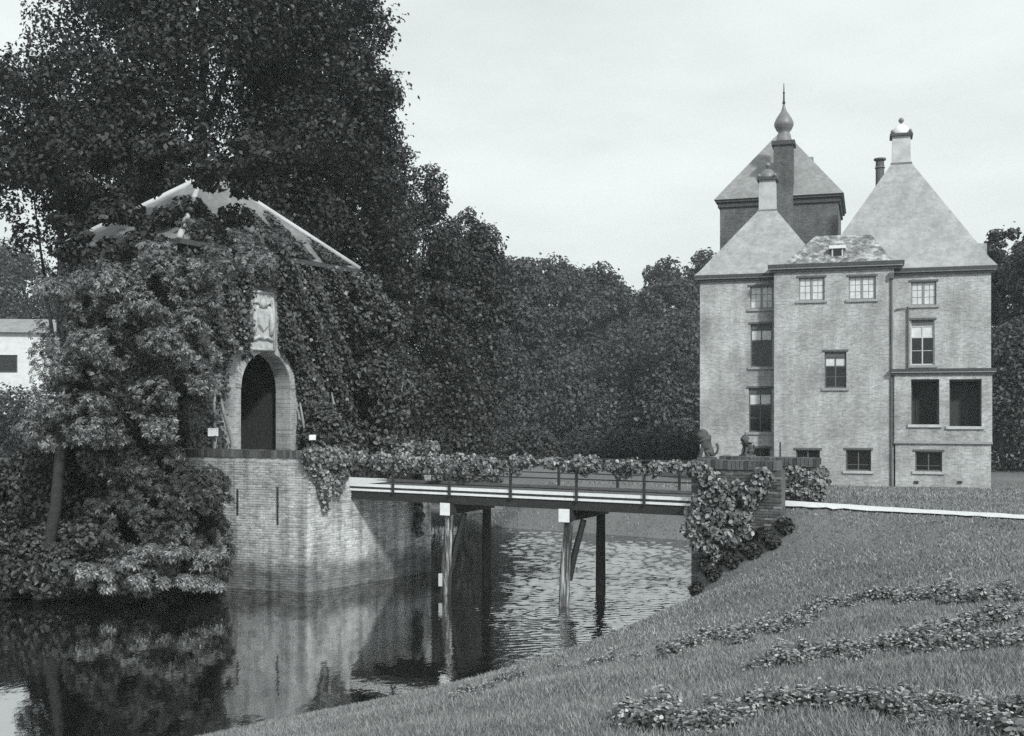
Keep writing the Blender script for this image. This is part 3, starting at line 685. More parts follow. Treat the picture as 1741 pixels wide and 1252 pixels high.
# arch ring of bricks set on edge
rng = random.Random(8)
vb = MB().frustum(-.12, .12, -.03, .1, -.055, -.12, .12, -.03, .1, .055); vme = bpy.data.meshes.new('arch_brick'); vme.from_pydata(vb.v, [], vb.f); vme.materials.append(MAT['bastion_brick'])
for k in range(36):
    a = math.pi*(k+.5)/36; o = add_obj('arch_brick', vme, gh)
    o.matrix_basis = Matrix.Translation((ac + (ar+.13)*math.cos(a), rng.uniform(-.008, .004), aspr + (ar+.13)*math.sin(a))) @ Matrix.Rotation(-a, 4, 'Y')
# roof
mb = MB(); e = .4; rz = 0.7
mb.frustum(-GW-e, GW+e, -e, GD+e, zEv+.02, -rz, rz, GD/2-.05, GD/2+.05, zAp)
rf = mb.build('roof', MAT['gate_slate'], gh)
def hip_cap(p, q): return MB().tube([p, q], .10, 8).build('hip_cap', MAT['chimney_render'], rf, True)
hip_cap((GW+e, -e, zEv+.06), (rz, GD/2, zAp+.04)); hip_cap((-GW-e, -e, zEv+.06), (-rz, GD/2, zAp+.04)); hip_cap((GW+e, GD+e, zEv+.06), (rz, GD/2, zAp+.04)); hip_cap((-GW-e, GD+e, zEv+.06), (-rz, GD/2, zAp+.04)); hip_cap((-rz, GD/2, zAp+.04), (rz, GD/2, zAp+.04))
MB().box(-GW-e-.05, GW+e+.05, -e-.08, -e+.05, zEv-.14, zEv+.03).box(-GW-e-.08, -GW-e+.05, -e+.05, GD+e, zEv-.14, zEv+.03).box(GW+e-.05, GW+e+.08, -e+.05, GD+e, zEv-.14, zEv+.03).build('gutter', MAT['cornice_dark'], gh)
# carved stone arms over the arch
pc = G.s(440.5, 0); zb0 = G.z(597, pc); zb1 = G.z(495, pc); pw0 = (G.s(464, -.1)-G.s(417, -.1))/2; pw1 = pw0*.86; pk_ = pw0/.68
mb = MB(); mb.frustum(pc-pw0, pc+pw0, -.12, .05, zb0, pc-pw1, pc+pw1, -.12, .05, zb1)
pan = mb.build('relief_panel', MAT['stone'], gh)
zm = (zb0+zb1)/2; hh = zb1-zb0
mb = MB()
for pts_ in ([(pc-pw0+.06, -.14, zb0+.05), (pc-pw1+.05, -.14, zb1-.05)], [(pc+pw0-.06, -.14, zb0+.05), (pc+pw1-.05, -.14, zb1-.05)], [(pc-pw1+.04, -.14, zb1-.05), (pc+pw1-.04, -.14, zb1-.05)], [(pc-pw0+.05, -.14, zb0+.05), (pc+pw0-.05, -.14, zb0+.05)]): mb.tube(pts_, .05, 6)
mb.build('border', MAT['stone'], pan, True)
sh = MB(); o_ = [(-.26, .34), (.26, .34), (.27, .05), (.2, -.2), (0, -.38), (-.2, -.2), (-.27, .05)]
sh.add([(pc+x*pk_, -.23, zm+.05+z) for x, z in o_] + [(pc+x*1.2*pk_, -.11, zm+.05+z*1.15) for x, z in o_], [tuple(range(7))] + [(i, i+7, (i+1) % 7+7, (i+1) % 7) for i in range(7)]); sh.build('shield', MAT['stone'], pan)
mb = MB()
for sgn in (-pk_, pk_):      # weathered supporters either side, mantling over the top
    mb.tube([(pc+sgn*.44, -.14, zm-.5), (pc+sgn*.42, -.2, zm-.2), (pc+sgn*.40, -.2, zm+.15), (pc+sgn*.34, -.2, zm+.38), (pc+sgn*.25, -.17, zm+.5)], [.07, .11, .10, .09, .06], 7)
    mb.tube([(pc+sgn*.08, -.16, zm+.48), (pc+sgn*.2, -.18, zm+.62), (pc+sgn*.34, -.16, zm+.66), (pc+sgn*.42, -.14, zm+.56)], [.06, .07, .06, .03], 6)
    mb.tube([(pc, -.16, zm-.62), (pc+sgn*.2, -.18, zm-.56), (pc+sgn*.42, -.17, zm-.64), (pc+sgn*.5, -.14, zm-.72)], [.06, .07, .06, .03], 6)
mb.tube([(pc, -.15, zm+.44), (pc, -.2, zm+.6), (pc, -.16, zm+.78)], [.09, .12, .06], 8)
mb.build('carving', MAT['stone'], pan, True)
# notice boards
def board(px, py, wd_, hh_, label):
    tb_ = -.6 if px < 450 else -1.7; s_ = G.s(px, tb_); z_ = G.z(py, s_, tb_); p = G.world(s_, tb_, z_)
    o = thing('notice_board', (p.x, p.y, COURT), G.ang - R(20), label, 'notice board', None)
    MB().box(-wd_/2, wd_/2, -.02, .02, z_-hh_/2, z_+hh_/2).build('panel', MAT['white_paint'], o)
    MB().box(-.03, .03, .021, .06, -.02, z_+hh_/2).build('post', MAT['dark_wood'], o)
board(362, 735, .36, .26, 'white notice board on a post left of the gatehouse arch')
board(531, 744, .26, .18, 'small white notice board on a post right of the gatehouse arch')

# outbuilding at the far left
ob = thing('outbuilding', (gx(48, 100), 100, 1.3), R(12), 'low white plastered outbuilding half hidden at the left edge of the moat', 'outbuilding')
ztop = gz(566, 100)-1.3
mb = MB(); wall_holes(mb, -10, 2.5, 0, ztop, 0, [(-2.7, -.9, ztop-3.6, ztop-2.0)], .3)
mb.quad((2.5, 0, 0), (2.5, 9, 0), (2.5, 9, ztop), (2.5, 0, ztop)); mb.quad((-10, 9, 0), (-10, 0, 0), (-10, 0, ztop), (-10, 9, ztop)); mb.build('wall', MAT['plaster'], ob)
MB().frustum(-10.4, 3.0, -.5, 9.5, ztop, -9, 1.5, 4, 5, ztop+1.5).build('roof', MAT['tower_slate'], ob)
wn_ = MB().box(-2.7, -.9, .2, .26, ztop-3.6, ztop-2.0).build('window', MAT['frame_dark'], ob); MB().box(-2.58, -1.02, .17, .197, ztop-3.48, ztop-2.12).build('pane', MAT['glass_dark'], wn_)
MB().box(-10.03, 2.53, -.1, -.002, ztop-5.4, ztop-5.15).build('ledge', MAT['sill_stone'], ob)

# ------------------------------------------------------------------ the wooden bridge
BR = Frame(-5.0, 34.7, 0, math.atan2(-.49, .87)); BL, BWD, DZ = 11.12, 2.2, 3.07
br = thing('bridge', BR.o, BR.ang, 'wooden footbridge on raked timber piles with white edge boards and a thin rail', 'bridge')
pk = MB().box(-.092, .092, .09, BWD-.09, DZ-.07, DZ-.02); pme = bpy.data.meshes.new('plank'); pme.from_pydata(pk.v, [], pk.f); pme.materials.append(simple('plank_wood', 0.09, 0.85, 0.3, 5))
x = .1
while x < BL+.2:
    o = add_obj('plank', pme, br, (x, rnd.uniform(-.012, .012), rnd.uniform(-.006, .006))); x += .198
for y in (0, BWD):
    sg = -1 if y == 0 else 1
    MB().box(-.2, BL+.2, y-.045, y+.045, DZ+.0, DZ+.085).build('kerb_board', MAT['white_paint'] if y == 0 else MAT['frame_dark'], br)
    MB().box(-.2, BL+.2, y-.028, y+.028, DZ-.068, DZ-.002).build('edge_strip', MAT['iron'], br)
    MB().box(-.2, BL+.2, y-.05, y+.05, DZ-.135, DZ-.07).build('fascia_board', MAT['white_paint'], br)
    MB().box(-.25, BL+.25, y+.1*(-sg)-.11, y+.1*(-sg)+.11, DZ-.40, DZ-.138).build('girder', MAT['dark_wood'], br)
MB().box(-.25, BL+.25, BWD/2-.11, BWD/2+.11, DZ-.40, DZ-.138).build('girder', MAT['dark_wood'], br)
BENT = (3.62, 7.52)
pile_m = M('pile_wood', 0.85, 0.2); c = pile_m.ramp(pile_m.noise(2.0, 5, 0.7, sc=(4, 4, 0.35)), [(0.44, 0.03), (0.54, 0.10), (0.62, 0.38)]); pile_m.color(c); pile_m.bump(pile_m.noise(9, 4, .6, sc=(4, 4, .3)), .6, .03)  # pale streaks imitate the sunlit edge of the near piles
MAT['pile'] = pile_m.m
dk_m = simple('pile_shaded', 0.02, 0.8)  # darker copy of the pile wood: shade of the far piles put into the colour
for i, x in enumerate(BENT):
    o = MB().box(x-.15, x+.15, -.22, BWD+.2, DZ-.70, DZ-.402).build('cap_beam', MAT['dark_wood'], br)
    MB().box(x-.158, x+.158, -.262, -.222, DZ-.72, DZ-.36).build('lit_beam_end', MAT['white_paint'], o)  # white plate added for the sunlit end of the dark beam
    for j, y in enumerate((.02, BWD-.05)):
        zt_ = DZ-.702; dxb = -.16 if j == 0 else -.02
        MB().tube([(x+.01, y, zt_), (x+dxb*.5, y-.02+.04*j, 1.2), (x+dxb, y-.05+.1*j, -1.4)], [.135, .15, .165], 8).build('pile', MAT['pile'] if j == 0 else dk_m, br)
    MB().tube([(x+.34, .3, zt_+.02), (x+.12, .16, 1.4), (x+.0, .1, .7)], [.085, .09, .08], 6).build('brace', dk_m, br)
MB().box(BENT[0]-.26, BENT[0]-.15, -.19, -.11, .25, .62).build('pale_strip', MAT['frame_light'], br)  # small pale strip low on the first pile
def brx(px): return BR.s(px, 0)
for y, lst in ((-.075, (668, 764, 868, 980, 1095)), (BWD+.075, (660, 745, 845, 950, 1050, 1155))):
    for px in lst:
        x = BR.s(px, y); o = MB().box(x-.035, x+.035, y-.028, y+.028, DZ-.16, DZ+.92).build('rail_post', MAT['iron'], br)
    MB().tube([(-.3, y, DZ+.90), (BL+.2, y, DZ+.90)], .03, 6).build('handrail', MAT['iron'], br)
    MB().tube([(-.3, y, DZ+.47), (BL/2, y, DZ+.46), (BL+.2, y, DZ+.47)], .018, 6).build('mid_rail', MAT['iron'], br)

# ------------------------------------------------------------------ the abutment walls on the lawn side
A0 = BR.world(BL+.05, -.12, 0); A1 = BR.world(BL+.05, BWD+.12, 0)
ab = thing('abutment', (A0.x, A0.y, 0), BR.ang, 'dark brick bridge abutment with a parapet rising from the lawn edge', 'abutment')
def ab_wall(y0, y1, L_, z0):
    MB().box(0, L_, y0, y1, z0, 3.93).build('wall', MAT['abutment_mortar'], ab)
ab_wall(0, .42, 2.35, -.9); ab_wall(BWD+.0, BWD+.42, 2.7, -.5)
MB().box(.0, .6, .43, BWD-.01, -.9, DZ-.45).build('bridge_seat', MAT['abutment_mortar'], ab)
brick_face(ab, Vector((0, 0, 0)), 0, 2.35, 0.0, 3.92, 'abut', MAT['abutment_brick'], 280, False, 9)
for y, L_ in ((0, 2.35), (BWD, 2.7)):
    x = .06
    while x < L_-.03:
        o = add_obj('coping_brick', cme, ab); o.location = (x, y+rnd.uniform(-.012, .012), 4.045+rnd.uniform(-.008, .008)); o.rotation_euler = (0, rnd.uniform(-.03, .03), 0); x += .108

# two lions on the parapets
def lion(pos, rz, label, turn, sc_):
    V_ = [(0, .02, .18), (0, -.04, .34), (0, -.11, .50), (0, -.17, .66), (turn*.02, -.22, .80), (turn*.05, -.34, .79), (turn*.07, -.44, .75),       # rump..muzzle
          (.10, -.18, .40), (.12, -.27, .22), (.12, -.30, .05), (.12, -.38, .03), (-.10, -.18, .40), (-.12, -.27, .22), (-.12, -.30, .05), (-.12, -.38, .03),
          (.16, .04, .16), (.20, -.12, .19), (.20, .0, .05), (.20, -.16, .04), (-.16, .04, .16), (-.20, -.12, .19), (-.20, .0, .05), (-.20, -.16, .04),
          (0, .20, .10), (.05, .30, .20), (.06, .33, .38), (.03, .27, .52), (.12, -.20, .99), (-.12, -.20, .99), (0, -.20, .93), (0, -.27, .62)]
    E_ = [(0,1),(1,2),(2,3),(3,4),(4,5),(5,6),(2,7),(7,8),(8,9),(9,10),(2,11),(11,12),(12,13),(13,14),(0,15),(15,16),(16,17),(17,18),(0,19),(19,20),(20,21),(21,22),(0,23),(23,24),(24,25),(25,26),(4,29),(29,27),(29,28),(3,30)]
    rad = [.20,.19,.21,.23,.25,.17,.10,.09,.07,.065,.07,.09,.07,.065,.07,.13,.11,.06,.06,.13,.11,.06,.06,.06,.04,.045,.07,.05,.05,.16,.14]
    me_ = bpy.data.meshes.new('lion'); me_.from_pydata(V_, E_, []); me_.materials.append(MAT['lion_stone'])
    o = bpy.data.objects.new('lion', me_)
    r = thing('lion_statue', pos, rz, label, 'lion statue', 'stone lions on the bridge parapets'); r.scale = (sc_,)*3
    o.name = 'body'; COL.objects.link(o); o.parent = r; o.location = (0, 0, .08)
    o.modifiers.new('skin', 'SKIN'); me_.skin_vertices[0].data[0].use_root = True
    for i, q in enumerate(rad): me_.skin_vertices[0].data[i].radius = (q*1.1, q)
    sb = o.modifiers.new('sub', 'SUBSURF'); sb.levels = 2; sb.render_levels = 2
    MB().box(-.24, .24, -.42, .28, 0, .09).build('plinth', MAT['coping_brick'], r)
MAT['lion_stone'] = simple('lion_stone', 0.075, 0.8, 0.4, 8, 0.5)
p = BR.world(BL+.42, .18, 4.15); lion(p, R(-100), 'larger dark stone lion sitting on the near bridge parapet before the castle wall', 1, .72)
p = BR.world(BL+.75, BWD+.32, 4.15); lion(p, R(-60), 'smaller dark stone lion on the far bridge parapet below a castle window', -1, .55)

# ------------------------------------------------------------------ trees
def tree(name, label, px, Y, top_py, hw_px, mat, nleaf, seed, size=.3, base=None, low=1.0, group='trees of the wood behind the moat', cat='tree', nclump=None, dpx=0, leafkind='leaf', up=.5, deep=None, trunk_r=None, flat=.8, extra=None):
    rng = np.random.default_rng(seed); X = gx(px, Y); z0 = gzz(X, Y) if base is None else base
    top = gz(top_py, Y) - z0; rx = hw_px*Y/F; cz_ = (top+low)/2; rz_ = (top-low)/2; ry = deep or rx
    root = thing(name, (X, Y, z0-.1), 0, label, cat, group)
    nc = nclump or int(110 + min(rx*rz_*2.2, 180))
    d = unit(rng.normal(size=(nc*3, 3))); rad = .3 + .7*rng.random(nc*3)**0.33
    C = d*rad[:, None]; C = C[:nc]; cr = np.clip(rng.normal(.25, .07, nc), .12, .42)*min(rx, rz_)*(1.0 if nclump is None and name == 'wood_tree' else .75)
    C = C*np.array([rx, ry, rz_])*(0.96 - .25*(cr/min(rx, rz_)))[:, None] + np.array([dpx*Y/F, 0, cz_])
    P, N = clump_points(C, cr, nleaf, rng, flat, up)
    P = P + rng.normal(size=P.shape)*.045*min(rx, 4)*(rng.random(len(P))**3)[:, None]*2
    if name == 'lime_tree':      # thin places where the sky shows through
        w0 = P[:, 0] + X; w2 = P[:, 2]; g2 = np.sin(w0*1.7+.5)*np.sin(w2*1.9+1) + .6*np.sin(w0*3.7+w2*2.9) + .5*np.sin(w0*7.1-w2*6.3+2) + .3*np.sin(w0*13+w2*11)
        lft = np.clip((-11.5 - w0)/7, 0, 1) + .8*np.clip((w0+9)/2.5, 0, 1)
        kp = (g2 < 1.45 - .95*lft) | (rng.random(len(P)) < .04); P, N = P[kp], N[kp]
    if extra is not None: P2, N2 = extra(rng, np.array((X, Y, z0-.1))); P = np.concatenate([P, P2]); N = np.concatenate([N, N2])
    add_obj('crown', (palmate if leafkind == 'palm' else leaves)('crown', P, N, size, mat, rng), root)
    tr = trunk_r or max(.16, rx*.05); mb_ = MB(); lean = rng.uniform(-.3, .3, 2); ht = low + (top-low)*.75
    ax = [Vector((lean[0]*k**2, lean[1]*k**2, ht*k)) for k in (0, .08, .3, .55, .8, 1)]
    mb_.tube(ax, [tr*1.6, tr*1.05, tr*.9, tr*.7, tr*.4, tr*.12], 9)
    for k in range(9):
        f = .3 + .06*k; b0 = Vector((lean[0]*f*f, lean[1]*f*f, ht*f)); t1 = Vector(C[rng.integers(nc)])
        if t1.z < b0.z: t1.z = b0.z + .6
        mid_ = (b0+t1)/2 + Vector((0, 0, -.25)); mb_.tube([b0, mid_, t1], [tr*.42, tr*.28, tr*.08], 6)
    mb_.build('trunk', MAT['bark'], root, True)
    return root

W_ = MAT['wood_tree']; FT = MAT['far_tree']; DK = MAT['dark_tree']
def boughs(rng, o):
    """leafy boughs that hang forward over the gatehouse roof"""
    C, rr = cloud(130, 450, 240, 380, 34.5, 37.5, 36, .3, .65, 401)
    C2, r2 = cloud(100, 270, 365, 450, 33.6, 36, 17, .25, .5, 402)
    C = np.concatenate([C, C2]); rr = np.concatenate([rr, r2]); P, N = clump_points(C - o, rr, 12500, rng, .7, .5, .3); k_ = rng.random(len(P)) < .62; P, N = P[k_], N[k_]; return P, N
def cloud(px0, px1, py0, py1, Y0, Y1, n, r0, r1, seed):
    rng = np.random.default_rng(seed); out_ = []; rr = []
    for _ in range(n):
        Y = rng.uniform(Y0, Y1); px = rng.uniform(px0, px1); py = rng.uniform(py0, py1)
        out_.append((gx(px, Y), Y, max(gz(py, Y), .1))); rr.append(rng.uniform(r0, r1))
    return np.array(out_), np.array(rr)
tree('lime_tree', 'huge dark tree towering over the gatehouse roof', 345, 49, -330, 302, DK, 150000, 11, .22, None, 7.0, deep=7, extra=boughs)
tree('lime_tree', 'tall dark tree right of the gatehouse with a crown bulging against the sky', 540, 51, -330, 150, DK, 95000, 12, .21, None, 2)
tree('lime_tree', 'thin dark tree at the left edge with sky showing through its leaves', 104, 43, 70, 200, DK, 28000, 13, .22, None, 9.5, nclump=85)
spec = [(630, 56, 128, 92, W_, 36000, 'tree next in line behind the gatehouse ivy'), (704, 59, 222, 88, W_, 32000, 'round-topped tree stepping down beyond the gatehouse'),
        (784, 65, 332, 84, W_, 32000, 'low dark tree above the left end of the bridge'), (868, 105, 415, 76, FT, 28000, 'tree of the wood above the middle of the bridge'),
        (945, 130, 418, 72, FT, 28000, 'tallest of the far trees between bridge and castle'), (1020, 135, 432, 62, FT, 24000, 'far tree just left of the dip in the wood'),
        (1078, 160, 490, 56, FT, 18000, 'lowest far tree in the dip of the wood'), (1132, 140, 430, 58, FT, 24000, 'far tree just left of the castle wall'), (1198, 145, 415, 54, FT, 20000, 'far tree peeping over the left corner of the castle'),
        (1705, 80, 366, 56, W_, 28000, 'dark tree behind the right corner of the castle'), (1772, 74, 360, 64, W_, 26000, 'dark tree at the right edge beyond the castle'),
        (20, 140, 405, 100, W_, 26000, 'dark tree behind the roof of the white outbuilding')]
for i, (px, Y, tp, hw_, mt, nl, lab) in enumerate(spec):
    tree('wood_tree', lab, px, Y, tp, hw_, mt, int(nl*1.1), 30+i, .0040*Y, None, .3)

def shrub(name, label, C, Rd, n, mat, size, seed, group=None, cat='shrub', kind='leaf', up=.5, hang=0, squash=.85):
    rng = np.random.default_rng(seed); C = np.asarray(C, float); o0 = C.mean(0); o0[2] = C[:, 2].min()
    P, N = clump_points(C - o0, Rd, n, rng, squash, up, .5)
    if kind == 'palm' and cat == 'shrub' and name == 'waterside_bush': kp = gaps(P + o0); P, N = P[kp], N[kp]
    me_ = palmate(name, P, N, size, mat, rng) if kind == 'palm' else leaves(name, P, N, size, mat, rng, hang=hang, oval=size < .21)
    o = add_obj(name, me_, None, o0); return tag(o, label, cat, group)

# underwood along the far bank
uw = [(640, 720, 640, 790, 56, 'dark bush behind the left end of the bridge'), (715, 810, 610, 790, 60, 'dark bush above the first bridge pile'), (800, 890, 600, 735, 100, 'broad dark bush behind the middle of the bridge'),
      (880, 970, 610, 740, 118, 'bush behind the bridge rail centre'), (960, 1050, 600, 740, 122, 'tall bush right of the bridge centre'), (1040, 1120, 600, 740, 126, 'bush between bridge and castle'), (1110, 1195, 550, 740, 120, 'tall dark bush against the castle left corner'),
      (1690, 1770, 560, 820, 70, 'dark bush beside the castle right corner')]
for i, (a, c_, y0, y1, Y, lab) in enumerate(uw):
    k = Y/62; C, rr = cloud(a, c_, y0, y1, Y-1.5, Y+1.5, 20, 1.0*k, 1.9*k, 60+i)
    shrub('bush', lab, C, rr, 11000, W_ if Y < 63 else FT, .0040*Y, 80+i, 'bushes along the wood edge')
for i, (a, c_, lab) in enumerate(((850, 940, 'low bush on the far bank beyond the bridge middle'), (935, 1030, 'low bush on the far bank right of the bridge middle'), (1025, 1110, 'low bush on the far bank between two taller ones'), (1105, 1195, 'low bush on the far bank under the castle left corner'))):
    C, rr = cloud(a, c_, 752, 785, 76, 79, 14, .9, 1.4, 70+i)
    shrub('bush', lab, C, rr, 8000, W_, .28, 90+i, 'bushes along the wood edge')

# chestnut before the gatehouse
def gaps(wp):
    return np.sin(wp[:, 0]*2.9+1)*np.sin(wp[:, 2]*2.3) + .55*np.sin(wp[:, 0]*5.6+wp[:, 2]*4.1+wp[:, 1]*2) + .3*np.sin(wp[:, 0]*11-wp[:, 2]*9) > -.42
def chestnut():
    rng = np.random.default_rng(5)
    root = thing('chestnut_tree', (gx(62, 31.6), 31.8, 0), 0, 'chestnut tree with large pale leaves and a leaning trunk before the gatehouse', 'tree')
    o = Vector(root.location)
    C = []; Rd = []
    for (a, c_, y0, y1, Y0, Y1, n, r0, r1, sd) in ((90, 330, 440, 640, 30.5, 33, 42, .55, .95, 1), (70, 390, 585, 745, 30.6, 33, 36, .5, .9, 2), (220, 440, 400, 560, 31, 33.5, 22, .5, .85, 3), (120, 210, 660, 800, 31.8, 33, 10, .4, .7, 4)):
        q, r_ = cloud(a, c_, y0, y1, Y0, Y1, n, r0, r1, sd); C.append(q); Rd.append(r_)
    C = np.concatenate(C) - np.array(o); Rd = np.concatenate(Rd)
    keep = np.ones(len(C), bool)
    P, N = clump_points(C, Rd*.92, 31000, rng, .6, .8, .4)
    # keep the arch, the arms and the wall beside them clear
    wp = P + np.array(o); ppx = wp[:, 0]/wp[:, 1]*F + CX; ppy = HY - (wp[:, 2]-H)/wp[:, 1]*F
    ok = ~((ppx > 385) & (ppy > 480)) & ~((ppx > 298) & (ppy > 668) & (ppy < 778)) & ~((ppx < 86) & (ppy > 545) & (ppy < 668) & (rng.random(len(P)) < .93 - .012*np.clip(ppx-40, 0, 60))) & ~((ppx > 375) & (ppy > 470))
    ok &= gaps(wp)
    add_obj('crown', palmate('crown', P[ok], N[ok], .17, MAT['chestnut'], rng), root)
    tb = MB()
    tip = Vector((gx(112, 31.6), 31.6, gz(672, 31.6))) - o
    tb.tube([(0, 0, -.3), (.15, 0, 1.0), (.45, 0, 2.6), tip, tip + Vector((.25, .3, 2.0)), tip + Vector((.9, .5, 4.2))], [.24, .19, .16, .14, .10, .04], 9)
    for k in range(14):
        e_ = Vector(C[rng.integers(len(C))]); s_ = tip + Vector((.2, .2, 1.6))*rng.random(); tb.tube([s_, (s_+e_)/2 + Vector((0, 0, -.2)), e_], [.07, .05, .015], 6)
    tb.build('trunk', MAT['bark'], root, True)
chestnut()
# a bough of the dark tree hanging over the gatehouse roof
rng = np.random.default_rng(77)
# waterside bushes on the left bank
lb = [(-70, 50, 905, 1000, 31.5, 33.5, 20, 'low dark bush at the left edge overhanging the water', 'bush', 'leaf', 9000),
      (75, 175, 890, 1003, 31.0, 32.8, 18, 'dark bush under the leaning chestnut trunk', 'bush', 'leaf', 11000),
      (150, 290, 780, 998, 30.5, 32.6, 24, 'dense bush in the middle of the left bank', 'bush', 'palm', 11000),
      (275, 376, 815, 978, 31.0, 33.6, 24, 'leafy bush leaning against the bastion wall', 'bush', 'palm', 11000)]
for i, (a, c_, y0, y1, Y0, Y1, n, lab, mt, kd, nl) in enumerate(lb):
    C, rr = cloud(a, c_, y0, y1, Y0, Y1, n, .45, .85, 120+i)
    shrub('waterside_bush', lab, C, rr, nl, MAT['bush'], .17 if kd == 'leaf' else .18, 130+i, 'bushes along the left bank', up=.6, kind=kd)
C, rr = cloud(60, 265, 690, 900, 34.2, 35.6, 40, .6, 1.0, 145)
shrub('bush', 'deep shaded thicket behind the chestnut trunk', C, rr, 20000, MAT['wood_tree'], .18, 146, 'bushes along the left bank')
C, rr = cloud(-70, 70, 815, 900, 36.5, 39, 20, .6, 1.0, 141)
shrub('bush', 'dark rounded bush on the left bank behind the low overhanging one', C, rr, 12000, MAT['bush'], .22, 142, 'bushes along the left bank')
C, rr = cloud(-90, 120, 690, 800, 91, 95, 46, 1.5, 2.5, 143)
shrub('bush', 'dark bush hiding the foot of the white outbuilding', C, rr, 14000, MAT['wood_tree'], .36, 144, 'bushes along the left bank')
for i, (a, c_, lab) in enumerate(((120, 235, 'pale drooping spray of leaves touching the water left of the others'), (225, 290, 'pale drooping spray of leaves in the middle of the left bank'), (285, 365, 'pale drooping spray of leaves nearest the bastion'))):
    C, rr = cloud(a-12, c_+8, 935, 996, 30.0, 31.4, 15, .16, .36, 150+i)
    shrub('leafy_spray', lab, C, rr, 2200, MAT['pale_leaf'], .20, 160+i, 'pale leaf sprays over the water', kind='palm', up=1.1, squash=.6)

# ------------------------------------------------------------------ ivy on the gatehouse
def ivy():
    rng = np.random.default_rng(21); root = thing('climbing_ivy', G.o, G.ang, 'thick ivy covering the gatehouse walls around the arch', 'ivy')
    n = 76000; s_ = rng.uniform(-GW-.2, GW+.35, n); z_ = rng.uniform(0, zEv+.7, n)
    lump = .28 + .22*np.sin(s_*2.3+1)*np.sin(z_*1.9) + .16*np.sin(s_*5.1+z_*3.3)
    t_ = -np.abs(rng.normal(lump, .14)) ; 
    dep = G.depth(0, 0) + G.a[1]*s_; px = np.array([0.0]*n); wx = G.o.x + G.a[0]*s_; wy = G.o.y + G.a[1]*s_; px = wx/wy*F + CX; py = HY - (z_+COURT-H)/wy*F
    arch = (np.abs(s_-ac) < ar+.30) & (z_ < aspr) | (np.hypot(s_-ac, np.maximum(z_-aspr, 0)) < ar+.24)
    panel = (np.abs(s_-pc) < pw0+.03) & (z_ > zb0-.1) & (z_ < zb1+.05)
    bare = ((px > 411) & (px < 471) & (py > 488) & (py < 602)) | ((px > 305) & (px < 386) & (py > 682) & (rng.random(n) > .22)) | ((px > 370) & (px < 412) & (py > 600)) | ((px > 584) & (px < 594) & (py > 655) & (py < 715))
    thin = (z_ > zEv-.1) & ((rng.random(n) > .35) | (s_ > 1.2))
    ok = ~(arch | panel | bare | thin)
    P = np.stack([s_, t_, z_], 1)[ok]; m_ = len(P)
    N = np.tile(np.array([[0, -1.0, .45]]), (m_, 1)) + rng.normal(size=(m_, 3))*.5
    # side wall
    n2 = 20000; tt_ = rng.uniform(0, GD, n2); z2 = rng.uniform(0, zEv, n2); P2 = np.stack([-GW - np.abs(rng.normal(.25, .15, n2)), tt_, z2], 1); N2 = np.tile(np.array([[-1.0, 0, .45]]), (n2, 1)) + rng.normal(size=(n2, 3))*.5
    # creeping over the lower front roof slope
    n3 = 13000; s3 = rng.uniform(-GW, GW, n3); k3 = rng.random(n3)**2.2*.62
    z3 = zEv + (zAp-zEv)*k3; t3 = -e + (GD/2+e)*k3; okr = (s3 > -GW*(1-k3*.8)) & (s3 < GW*(.93-k3*.9)); okr &= (np.sin(s3*2.1)+np.sin(s3*4.7+1)) > (k3*3 - 1.0)
    P3 = np.stack([s3, t3-.1, z3+.12], 1)[okr]; N3 = np.tile(np.array([[0, -.6, 1.0]]), (len(P3), 1)) + rng.normal(size=(len(P3), 3))*.4
    P = np.concatenate([P, P2, P3]); N = np.concatenate([N, N2, N3])
    add_obj('foliage', leaves('foliage', P, N, .145, MAT['ivy'], rng, .85, .12, .5), root)
    for s0_, s1_, zt2 in ((1.35, 1.2, 2.6), (1.75, 1.45, 2.8), (-3.4, -3.0, 3.4), (-2.6, -2.9, 3.2), (3.3, 3.0, 3.0)):
        MB().tube([(s0_, -.45, -.05), (s0_*.98+.08, -.55, zt2*.4), ((s0_+s1_)/2-.06, -.5, zt2*.7), (s1_, -.35, zt2)], [.07, .06, .05, .03], 7).build('stem', MAT['stem_pale'], root, True)
e = .4
ivy()
# ivy-clad tree at the gatehouse's right end
C, rr = cloud(612, 662, 480, 770, 42.5, 44, 34, .5, .95, 171)
shrub('ivy_clad_tree', 'ivy-clad stump of a tree against the right end of the gatehouse', C, rr, 15000, MAT['ivy'], .20, 172, cat='tree', hang=.4)
C, rr = cloud(535, 600, 700, 775, 38.9, 40.2, 12, .3, .55, 173)
shrub('shrub', 'low shrub growing in the court right of the arch', C, rr, 4200, MAT['ivy'], .18, 174, cat='shrub')

# ------------------------------------------------------------------ creepers on bridge, bastion and abutment
def creeper(label, pts, rad, n, size, seed, group='creepers on the bridge and its walls', mat='creeper', name='creeper', hang=.4, stem=True):
    rng = np.random.default_rng(seed); pts = np.array(pts, float); o0 = pts.mean(0)
    P, N = clump_points(pts-o0, np.asarray(rad), n, rng, .9, .35, .35)
    N[:, 1] -= .5
    root = thing(name, o0, 0, label, 'creeper', group)
    add_obj('foliage', leaves('foliage', P, N, size, MAT[mat], rng, .8, .12, hang, True), root)
    return root
def along(p0, p1, n, jit, seed, r0, r1):
    rng = np.random.default_rng(seed); p0 = np.array(p0); p1 = np.array(p1)
    return [p0 + (p1-p0)*k/(n-1) + rng.normal(size=3)*jit for k in range(n)], rng.uniform(r0, r1, n)
q, r_ = along(BR.world(-.4, -.08, DZ+.86), BR.world(BL+.2, -.08, DZ+.88), 90, .06, 1, .08, .23)
rg = random.Random(4); g1 = []; g2 = []
